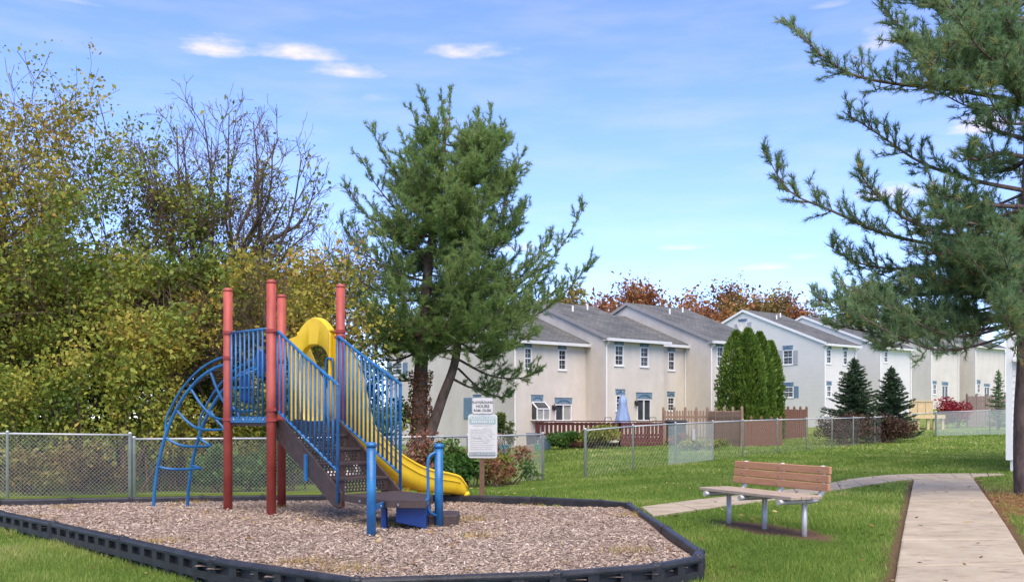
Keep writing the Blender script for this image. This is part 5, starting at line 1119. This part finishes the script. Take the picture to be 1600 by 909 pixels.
def shrub(name, label, c, size, n, leaf, lm, seed, cat='shrub', group=None, stems=10, dense=1.0, lobes=7):
    """bush: crooked stems from the ground, leaves through an uneven lobed volume"""
    r = np.random.RandomState(seed); c = np.array(c, float); sx, sy, h = size; root = thing(name, label, cat, tuple(c), 0, group)
    L = np.stack([r.uniform(-.6,.6,lobes)*sx, r.uniform(-.6,.6,lobes)*sy, r.uniform(.3,.82,lobes)*h], -1); R = r.uniform(.28,.5,lobes)
    polys = []
    for i in range(max(stems, lobes)):
        tip = L[i % lobes]*np.array([1,1,1.1])+r.normal(0,.12,3)*np.array([sx,sy,h]); b = np.array([r.normal(0,.18)*sx, r.normal(0,.18)*sy, -.06]); m = (b+tip)/2+r.normal(0,.1,3)*h*.5; t = np.linspace(0,1,6)[:,None]
        polys.append((c+b*(1-t)**2+2*m*t*(1-t)+tip*t*t, np.linspace(.016,.005,6)*max(1,h/1.6)))
    V, Fc = tubes_np(polys, 4); part('stems', npmesh('stems', V, Fc, TWIG), None, root)
    k = r.randint(0, lobes, n); u = unit(r.normal(0,1,(n,3)))*(r.rand(n,1)**.45); p = L[k]+u*R[k][:,None]*np.array([sx*1.25,sy*1.25,h*.62]); p = p[p[:,2] > .02*h]+c
    p = p[r.rand(len(p)) < dense*np.clip(.75+.8*blobnoise(p, r, 1.6), .1, 1)]
    V, Fc, rn = leaves_np(p, leaf, r, rnd=np.clip(.5+.28*blobnoise(p, r, 1.5)+r.normal(0,.18,len(p)), 0, 1)); part('leaves', npmesh('leaves', V, Fc, lm, rn), None, root); return root
def shrubs():
    i = 0
    def S(px, d, w, top, n, leaf, lm, lab, dy=.6, **k):
        b = tree_at(px, d); shrub('shrub', lab, b, (w, dy, max(.3, hgt(top, d)-b[2])), n, leaf, lm, 300+int(px)+int(d*3), **k)
    g = 'undergrowth along the left fence'
    S(20,20.6,1.1,560,5200,.085,OLIVE,'yellow-green bush behind the left end of the fence',.8,group=g)
    S(110,21.0,1.3,520,6500,.09,OLIVE,'broad olive bush drooping over the left fence panel',.8,group=g)
    S(205,20.9,1.1,560,5200,.085,OLIVE,'olive bush behind the thick fence corner post',.7,group=g)
    S(265,21.6,1.0,585,4200,.085,YELG,'yellowing bush seen through the arch ladder',.7,group=g)
    S(60,19.6,.9,700,2600,.075,BROWNL,'brown vine tangle low on the left fence panel',.35,group=g)
    S(150,20.1,.9,690,2600,.075,BROWNL,'brown vine tangle beside the fence corner post',.35,group=g)
    S(335,21.0,.75,690,3400,.085,HERB,'fresh green weeds behind the fence between arch ladder and red posts',.4,group=g)
    S(390,21.4,.7,705,2600,.08,HERB,'green weeds behind the fence below the play deck',.4,group=g)
    S(455,21.4,.8,650,3200,.10,HERB,'broad-leaved green bush behind the stair stringer',.5,group=g)
    S(400,23.6,1.2,600,5000,.09,OLIVE,'olive bush under the play deck beyond the fence',.8,group=g)
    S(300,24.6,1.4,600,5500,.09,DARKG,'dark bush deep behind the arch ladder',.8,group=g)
    S(-40,21.4,1.4,500,6500,.09,OLIVE,'olive bush cut by the left picture edge',.8,group=g)
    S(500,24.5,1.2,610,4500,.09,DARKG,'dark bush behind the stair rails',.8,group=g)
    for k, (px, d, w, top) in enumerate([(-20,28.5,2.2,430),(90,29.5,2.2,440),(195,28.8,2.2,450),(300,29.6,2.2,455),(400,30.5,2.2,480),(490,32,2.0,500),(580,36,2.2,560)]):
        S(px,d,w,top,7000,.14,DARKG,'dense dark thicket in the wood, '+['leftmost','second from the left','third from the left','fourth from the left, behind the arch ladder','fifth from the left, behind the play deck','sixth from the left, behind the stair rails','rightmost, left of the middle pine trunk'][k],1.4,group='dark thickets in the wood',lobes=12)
    S(560,27,1.6,620,4500,.09,OLIVE,'olive thicket between stair rails and middle pine',.8,group=g)
    h = 'weeds on the middle fence'
    S(645,20.95,.75,678,5000,.075,VINE,'red-brown vine over the fence right of the slide',.25,group=h)
    S(708,21.7,.75,676,5000,.075,VINE,'red-brown vine over the fence left of the rules sign',.25,group=h)
    S(790,23.15,.75,676,4000,.075,VINE,'red-brown vine over the fence right of the rules sign',.25,group=h)
    S(690,21.3,.65,690,3800,.09,HERB,'tall green weeds in front of the fence above the slide end',.35,group=h)
    S(725,21.6,.6,694,3000,.09,HERB,'tall green weeds behind the sign post',.35,group=h)
    S(775,21.6,.55,712,2400,.06,VINE,'dead brown weeds right of the sign post',.35,group=h)
    S(800,22.6,.6,715,1700,.07,HERB,'thin green weeds by the lone fence end post',.35,group=h)
    S(830,24.2,.35,735,500,.06,HERB,'low weeds at the foot of the lone fence end post',.25,group=h)
    S(757,22.4,.7,702,2400,.08,OLIVE,'olive weeds behind the rules sign',.35,group=h)
    S(788,41.5,.5,642,2200,.10,DARKG,'dark round shrub against the corner of the box-bay house',.4)
    S(881,39.6,.75,674,2600,.10,HERB,'rounded light green shrub in front of the deck pickets',.5)
    S(942,39.3,1.1,659,4200,.10,OLIVE,'large mixed shrub in front of the deck corner',.6)
    S(925,39.6,.6,662,1500,.11,HERB,'light green shrub rising over the deck rail',.4)
    S(1095,36.8,1.1,683,2400,.09,OLIVE,'low straw-green bush before the picket fence',.5)
    S(1070,38.3,.8,676,2000,.09,VINE,'dry flowering bush behind the pale veil sheet',.5)
    S(1497,57,1.2,617,4200,.12,REDL,'crimson burning bush right of the fresh timber deck',.8)
shrubs()
# --------------------------------------------------------------- pines
PINEM = leaf_mat('pine_needle', [(0,(.10,.18,.045)),(.4,(.19,.30,.085)),(.75,(.28,.385,.125)),(1,(.36,.41,.15))], .55, .5)
PINER = leaf_mat('blue_pine_needle', [(0,(.09,.16,.07)),(.4,(.18,.29,.125)),(.72,(.265,.38,.185)),(.93,(.33,.41,.165)),(1,(.52,.39,.10))], .55, .5)
SPRUCE = leaf_mat('spruce_needle', [(0,(.022,.048,.022)),(.6,(.045,.09,.038)),(1,(.10,.15,.06))], .55, .1)
ARBOR = leaf_mat('arborvitae_spray', [(0,(.04,.09,.014)),(.5,(.11,.19,.026)),(1,(.21,.28,.045))], .55, .2)
def tufts_np(P_, D_, r, n_need, ln, spread=.75, width=.0035):
    """bundles of needles fanning forward from each twig end"""
    m = len(P_); d = np.repeat(D_, n_need, 0)+r.normal(0, spread, (m*n_need,3))*.75; d = unit(d); p = np.repeat(P_, n_need, 0)-np.repeat(D_, n_need, 0)*(r.rand(m*n_need,1)*ln*.8)
    s = unit(np.cross(d, r.normal(0,1,d.shape)))*width; L = (ln*r.uniform(.7,1.2,m*n_need))[:,None]
    V = np.stack([p-s, p+s, p+d*L], 1).reshape(-1,3); return V, np.arange(3*m*n_need).reshape(-1,3)
def pine_branch(ctrl, r0, r, polys, TP, TD, twigs, tl, start=.18, lift=.35, tuft_step=.14, sub2=True):
    c = curve_np(ctrl, 20); n = len(c); polys.append((c, np.maximum(r0*(1-np.linspace(0,1,n)*.85), .006)))
    tg = unit(np.gradient(c, axis=0))
    for k in range(twigs):
        t = start+(1-start)*(k+r.rand())/twigs; i = min(int(t*(n-1)), n-2); s = c[i]; sd = np.cross(tg[i], r.normal(0,1,3)); sd /= np.linalg.norm(sd)+1e-9
        d = tg[i]*r.uniform(.45,1.0)+sd*r.uniform(.4,.95)+np.array([0,0,lift*r.uniform(.2,1.3)]); d /= np.linalg.norm(d); L = tl*r.uniform(.45,1.2)*(1.15-.55*t)
        m = 4; q = [s]; dd = d.copy()
        for _ in range(m): dd = dd+r.normal(0,.10,3)+np.array([0,0,.06]); dd /= np.linalg.norm(dd); q.append(q[-1]+dd*L/m)
        q = np.array(q); polys.append((q[::2], np.linspace(max(.005, r0*.28), .0035, 3)))
        tq = unit(np.gradient(q, axis=0)); nn = max(2, int(L/tuft_step))
        for j in range(nn):
            f = .25+.75*(j+r.rand()*.6)/nn; a = min(int(f*m), m-1); w = f*m-a; pt = q[a]*(1-w)+q[a+1]*w
            dv = tq[a]+r.normal(0,.38,3)+np.array([0,0,.15]); TP.append(pt+r.normal(0,.02,3)); TD.append(dv/np.linalg.norm(dv))
            if sub2 and r.rand() < .55:
                e = tq[a]*.6+unit(r.normal(0,1,3))*.7+np.array([0,0,.25]); e /= np.linalg.norm(e); l2 = L*r.uniform(.18,.4); q2 = np.array([pt, pt+e*l2*.5, pt+e*l2]); polys.append((q2[::2], [.004,.003])); TP.append(q2[-1]); TD.append(e); TP.append(q2[1]); TD.append(e)
        TP.append(q[-1]); TD.append(tq[-1])
    TP.append(c[-1]); TD.append(tg[-1])
def middle_pine():
    r = np.random.RandomState(5); d0 = 31.0; base = P(657,690,d0); gb = gz(base.x, d0)
    root = thing('pine_tree', 'tall two-stemmed white pine with ivy on its trunk, behind the slide', 'tree', (base.x, d0, gb))
    A = lambda x, y, dy=0.0: np.array(P(x, y, d0+dy))
    t1 = curve_np([A(656,700),A(656,620),A(660,540),A(668,430),A(684,310),A(694,225),A(698,185)], 40); t2 = curve_np([A(668,690,-.1),A(690,625,-.2),A(712,560,-.25),A(720,470,-.2),A(732,350,-.1),A(740,270),A(744,225)], 36)
    V, Fc = tubes_np([(t1, np.interp(np.linspace(0,1,len(t1)), [0,.06,.4,1], [.34,.27,.19,.02])), (t2, np.interp(np.linspace(0,1,len(t2)), [0,.3,1], [.19,.14,.02]))], 10); part('trunk', npmesh('trunk', V, Fc, PBARK, smooth=True), None, root)
    polys = []; TP = []; TD = []
    spec = [((718,505),(917,318),26,.9),((722,525),(928,404),24,.9),((716,470),(865,372),18,.9),((712,440),(812,250),16,.8),((735,330),(808,262),12,.7),((742,270),(788,190),12,.6),((742,250),(770,162),12,.5),((743,240),(748,172),12,.45),((698,215),(704,134),16,.42),((697,200),(690,150),10,.4),
        ((698,215),(655,140),12,.5),((694,250),(640,165),12,.55),((690,290),(625,200),13,.6),((684,330),(577,195),15,.7),((680,365),(560,240),15,.75),((674,400),(538,285),16,.8),((668,440),(530,345),16,.8),((664,470),(528,410),16,.8),((660,500),(540,455),15,.8),((658,520),(545,512),14,.75),((657,548),(570,552),12,.7),((656,590),(588,575),7,.5),
        ((716,545),(835,515),18,.85),((714,560),(842,580),18,.8),((716,575),(800,618),14,.7),((708,592),(775,600),9,.6),((700,400),(770,330),12,.7),((690,470),(800,455),16,.8),((684,420),(620,330),14,.7),((690,350),(740,250),12,.6),((665,520),(610,470),14,.7),((700,520),(760,500),14,.8),((720,500),(880,440),18,.85),((718,535),(800,540),14,.8)]
    for (sx, sy), (tx, ty), tw, tl in spec:
        dy = r.normal(0,1.0); s = A(sx, sy, -.1); e = A(tx, ty, dy); m1 = s*.6+e*.4-np.array([0,0,.14*np.linalg.norm(e-s)]); m2 = s*.25+e*.75-np.array([0,0,.12*np.linalg.norm(e-s)]); pine_branch([s, m1, m2, e], .05, r, polys, TP, TD, int(tw*1.7), tl*.9, tuft_step=.11)
    for k in range(150):      # limbs towards and away from the viewer fill the crown's depth
        f = r.rand()*.84; y = 545-390*f**1.1; i = t1[np.argmin(abs(t1[:,2]-A(0,y)[2]))] if r.rand() < .6 else t2[np.argmin(abs(t2[:,2]-A(0,y)[2]))]
        L = np.interp(f, [0,.3,.6,.85,1], [3.1,3.1,2.0,.9,.5])*r.uniform(.7,1.1); a = r.uniform(0,2*np.pi); o = np.array([math.cos(a)*.95, math.sin(a)*1.0, 0])*L; e = i+o+np.array([0,0,L*r.uniform(.2,.55)]); m1 = i+o*.5-np.array([0,0,L*.02]); pine_branch([i, m1, e], .035, r, polys, TP, TD, int(17+7*(1-f)), .8, tuft_step=.10)
    V, Fc = tubes_np(polys, 3); part('branches', npmesh('branches', V, Fc, PBARK, smooth=True), None, root)
    TP = np.array(TP); TD = np.array(TD); nn = 11; V, Fc = tufts_np(TP, TD, r, nn, .15, .66, .0082)
    rn = np.clip(np.repeat(.48+.25*blobnoise(TP, r, .9)+r.normal(0,.14,len(TP)), nn)+r.normal(0,.06,len(TP)*nn), 0, 1); part('needles', npmesh('needles', V, Fc, PINEM, rn), None, root)
    # ivy climbing the stem
    n = 2600; t = r.rand(n); z = t*2.9+gb+.2; i = np.stack([np.interp(z, t1[:,2], t1[:,0]), np.interp(z, t1[:,2], t1[:,1]), z], -1); a = r.uniform(0,2*np.pi,n); rad = .28+.10*r.rand(n)+.05*np.sin(z*5); p = i+np.stack([np.cos(a)*rad, np.sin(a)*rad, np.zeros(n)], -1); V, Fc, rn = leaves_np(p, .075, r, rnd=np.clip(.5+.3*blobnoise(p, r, 2)+r.normal(0,.2,n), 0, 1)); part('ivy', npmesh('ivy', V, Fc, VINE, rn), None, root)
    print('middle pine tufts', len(TP))
middle_pine()
def right_pine():
    r = np.random.RandomState(9); d0 = 16.6; bx_ = P(1607,770,d0).x; gb = gz(bx_, d0); root = thing('pine_tree', 'large pine at the right edge with long branches reaching over the lawn', 'tree', (bx_, d0, gb))
    A = lambda x, y, dy=0.0: np.array(P(x, y, d0+dy))
    t = curve_np([A(1608,800),A(1604,740),A(1603,660),A(1606,560),A(1603,450),A(1608,300),A(1612,100),A(1615,-150),A(1618,-420)], 60)
    V, Fc = tubes_np([(t, np.interp(np.linspace(0,1,len(t)), [0,.05,.3,1], [.27,.215,.19,.03]))], 16); part('trunk', npmesh('trunk', V, Fc, PBARK, smooth=True), None, root)
    polys = []; TP = []; TD = []
    L = [([(1600,150),(1480,140),(1400,132),(1335,118),(1285,88),(1226,30)],-.6,26,.55),([(1600,295),(1520,282),(1440,255),(1375,212),(1318,175)],.3,24,.55),([(1600,395),(1480,385),(1380,365),(1300,330),(1235,300),(1197,243)],-.2,30,.55),
        ([(1600,370),(1500,372),(1420,345),(1370,305),(1336,262)],-.8,22,.55),([(1600,420),(1510,412),(1420,420),(1345,412),(1292,382)],.4,30,.55),([(1600,500),(1510,490),(1420,498),(1345,492),(1268,468)],-.4,40,.6),([(1600,485),(1540,505),(1470,520),(1410,530),(1370,545)],.2,26,.5),([(1600,480),(1540,500),(1480,505),(1420,520),(1372,545)],-.6,28,.55),
        ([(1600,70),(1510,80),(1440,65),(1365,5)],.2,26,.6),([(1600,120),(1520,110),(1450,100),(1400,60)],-.9,30,.65),([(1600,20),(1520,20),(1440,0),(1380,-40)],-.4,28,.65),([(1600,100),(1540,70),(1480,30),(1420,-20)],.6,26,.65),
        ([(1600,330),(1540,320),(1490,310),(1455,290)],-1.6,22,.55),([(1600,360),(1520,350),(1460,335)],-2.0,22,.5),([(1600,460),(1520,450),(1440,450),(1370,470),(1310,470)],.9,34,.6),([(1600,470),(1540,455),(1480,440),(1420,430)],-1.3,28,.6),([(1600,440),(1560,430),(1500,400),(1440,395)],-1.6,26,.55),
        ([(1600,250),(1560,240),(1530,250),(1500,240)],-1.2,16,.5),([(1600,210),(1560,205),(1520,190)],.8,12,.5),([(1600,60),(1560,40),(1500,60),(1450,110)],-1.4,26,.6),([(1600,150),(1560,130),(1500,140),(1460,130)],-1.2,26,.6),([(1600,495),(1480,505),(1380,520),(1290,505)],.8,34,.55),([(1600,-40),(1520,-60),(1430,-80)],0,22,.65)]
    for pts, dy, tw, tl in L:
        n = len(pts); w = [A(x, y, dy*(k/(n-1))) for k, (x, y) in enumerate(pts)]; w[0] = t[np.argmin(abs(t[:,2]-w[0][2]))]; pine_branch(w, .05, r, polys, TP, TD, int(tw*1.5), tl, .2, .45, .075)
    for k in range(46):      # limbs on the other sides of the stem
        y = r.uniform(-350,480); i = t[np.argmin(abs(t[:,2]-A(0,y)[2]))]; a = r.uniform(-1.9,1.9); Lh = r.uniform(1.4,3.0); o = np.array([math.cos(a)*Lh, math.sin(a)*Lh*.75, 0]); e = i+o+np.array([0,0,Lh*r.uniform(.0,.3)]); pine_branch([i, i+o*.5, e], .04, r, polys, TP, TD, 20, .6, .2, .4, .09)
    for (xa, xb, ya, yb, cnt) in ((1395,1600,-30,125,22),(1430,1600,270,420,18),(1290,1600,405,475,24)):
        for k in range(cnt):
            x, y = r.uniform(xa, xb), r.uniform(ya, yb); dy = r.uniform(-2.4,1.6); e = A(x, y, dy); i = t[np.argmin(abs(t[:,2]-(e[2]-.1*(1607-x)/100)))]; m = (i+e)/2+np.array([0,0,-.12*np.linalg.norm(e-i)]); pine_branch([i, m, e], .035, r, polys, TP, TD, int(8+14*np.linalg.norm(e-i)/3), .55, .3, .4, .085)
    V, Fc = tubes_np(polys, 3); part('branches', npmesh('branches', V, Fc, PBARK, smooth=True), None, root)
    TP = np.array(TP); TD = np.array(TD); nn = 15; V, Fc = tufts_np(TP, TD, r, nn, .118, .6, .0047)
    base_r = .46+.22*blobnoise(TP, r, 1.2)+r.normal(0,.15,len(TP)); yel = r.rand(len(TP)) < .05; base_r[yel] = .98
    part('needles', npmesh('needles', V, Fc, PINER, np.clip(np.repeat(base_r, nn)+r.normal(0,.05,len(TP)*nn), 0, 1)), None, root); print('right pine tufts', len(TP))
right_pine()
def conifer(name, label, px, d, top, halfw, seed, lm, droop=.15, dead=None, cat='tree', group=None, n=170):
    r = np.random.RandomState(seed); b = tree_at(px, d); H = hgt(top, d)-b[2]; W = halfw/F*d; root = thing(name, label, cat, b, 0, group); base = np.array(b)
    V, Fc = tubes_np([(base+np.array([[0,0,-.1],[0,0,H*.5],[0,0,H]]), [H*.028,H*.016,.012])], 8); part('trunk', npmesh('trunk', V, Fc, PBARK, smooth=True), None, root)
    polys = []; TP = []; TD = []; DP = []; DD = []
    for k in range(n):
        f = (k+r.rand())/n; f = f**.85; z = H*(.06+.92*f); L = W*(1-f)**.68*r.uniform(.5,1.12)+.06; a = k*2.4+r.normal(0,.3); o = np.array([math.cos(a),math.sin(a),0]); q = [base+np.array([0,0,z]), base+np.array([0,0,z])+o*L*.5+np.array([0,0,-droop*L*.35]), base+np.array([0,0,z])+o*L+np.array([0,0,L*.12-droop*L*.2])]
        c = curve_np(q, 10); polys.append((c, np.linspace(.018,.005,len(c)))); m = max(4, int(L/.05))
        for j in range(m):
            t = .12+.88*(j+r.rand())/m; i = min(int(t*(len(c)-1)), len(c)-2); sd = np.cross(o,[0,0,1])*r.choice([-1,1]); l = L*.34*(1.1-t)*r.rand()+.03; dv = o*.7+sd*.7+np.array([0,0,.12]); dv /= np.linalg.norm(dv)
            for w in np.arange(0, l+.02, .06):
                (TP if not (dead and z < dead*H) else DP).append(c[i]+dv*w+r.normal(0,.012,3)); (TD if not (dead and z < dead*H) else DD).append(dv)
    for q in range(5): TP.append(base+np.array([0,0,H-.05*q])); TD.append(np.array([0,0,1.]))
    V, Fc = tubes_np(polys, 4); part('branches', npmesh('branches', V, Fc, PBARK), None, root)
    TP = np.array(TP); TD = np.array(TD); nn = 9; V, Fc = tufts_np(TP, TD, r, nn, .095, .8, .014); part('needles', npmesh('needles', V, Fc, lm, np.clip(np.repeat(.5+.25*blobnoise(TP,r,2)+r.normal(0,.15,len(TP)), nn), 0, 1)), None, root)
    return root
conifer('spruce_tree', 'dark young spruce standing in front of the white sided house', 1335, 44.0, 558, 60, 3, SPRUCE)
conifer('spruce_tree', 'dark spruce half under the right pine branches', 1393, 45.5, 572, 52, 4, SPRUCE)
conifer('spruce_tree', 'blue-green fir tree far right against the beige houses', 1560, 52, 578, 22, 8, PINER, n=70)
def hedge():
    for px, d, w, lab in ((1322,41.5,.95,'dark brown bare bush behind the chain-link fence below the spruce'),(1385,43.5,1.0,'dark brown bare bush behind the chain-link fence below the second spruce')):
        b = tree_at(px, d); shrub('shrub', lab, b, (w*1.35,.7,1.35), 11000, .085, leaf_mat('dead_leaf', [(0,(.03,.018,.012)),(.6,(.075,.042,.026)),(1,(.15,.085,.05))], .8, .1), int(px), stems=26, lobes=13)
hedge()
def arborvitae(px, d, top, halfw, seed, lab):
    r = np.random.RandomState(seed); b = tree_at(px, d); H = hgt(top, d)-b[2]; W = halfw/F*d; root = thing('arborvitae', lab, 'tree', b, 0, 'clipped arborvitae row'); base = np.array(b)
    V, Fc = tubes_np([(base+np.array([[0,0,-.1],[0,0,H*.9]]), [.09,.02])], 7); part('trunk', npmesh('trunk', V, Fc, PBARK), None, root)
    n = 9500; f = r.rand(n)**1.25; prof = np.interp(f, [0,.06,.2,.5,.75,.9,1], [.78,.95,1,.95,.74,.42,.04]); a = r.uniform(0,2*np.pi,n); lump = 1+.10*np.sin(a*5+f*9+seed)+.08*np.sin(a*11-f*23)
    rad = W*prof*lump*r.uniform(.72,1.05,n); p = base+np.stack([np.cos(a)*rad, np.sin(a)*rad, .12+f*(H-.12)], -1)
    o = np.stack([np.cos(a), np.sin(a), np.full(n,1.35)], -1)+r.normal(0,.35,(n,3)); o = unit(o); s = unit(np.cross(o, r.normal(0,1,(n,3)))); L = r.uniform(.09,.2,n)[:,None]
    V = np.stack([p, p+o*L*.5+s*L*.26, p+o*L, p+o*L*.5-s*L*.26], 1).reshape(-1,3); part('foliage', npmesh('foliage', V, np.arange(4*n).reshape(-1,4), ARBOR, np.clip(.48+.25*blobnoise(p,r,2.2)+r.normal(0,.18,n),0,1)), None, root)
arborvitae(1150,44.0,519,28,1,'leftmost and broadest of the clipped arborvitae'); arborvitae(1169,43.6,515,27,2,'second clipped arborvitae from the left'); arborvitae(1187,44.4,521,24,3,'third clipped arborvitae from the left'); arborvitae(1204,45.2,535,19,4,'rightmost and shortest of the clipped arborvitae')
def far_trees():
    full = lambda q, p, r: np.clip(.75+.7*blobnoise(p, r, .5), .1, 1)
    for i, (px, d, top, lm, lab) in enumerate([(905,88,455,BROWNL,'olive-brown tree top behind the roof right of the middle pine'),(945,92,436,RUSTY,'first rust-red tree above the town house roofs'),(998,90,434,RUSTY,'second rust-red tree above the town house roofs'),(1062,94,446,RUSTY,'third, lower rust-red tree above the town house roofs'),(1148,96,438,RUSTY,'large russet tree above the roof left of the white gable'),(1188,98,444,BROWNL,'brown thin tree behind the white gable'),(1264,104,450,RUSTY,'red-tipped tree behind the roof of the white sided house'),(1365,104,446,YELG,'yellowing tree behind the right pine branches'),(1430,110,470,BROWNL,'brown tree behind the far beige house'),(1310,108,470,BROWNL,'low brown tree right of the red-tipped one')]):
        b = tree_at(px, d); broadleaf('autumn_tree', lab, b, hgt(top, d)-b[2], (0,0), 500+i, lm, 9000, .33, full, trunk_r=.22, spread=.72, maxlev=3, kids=(11,8,6), L0=.6, group='autumn trees behind the houses')
far_trees()
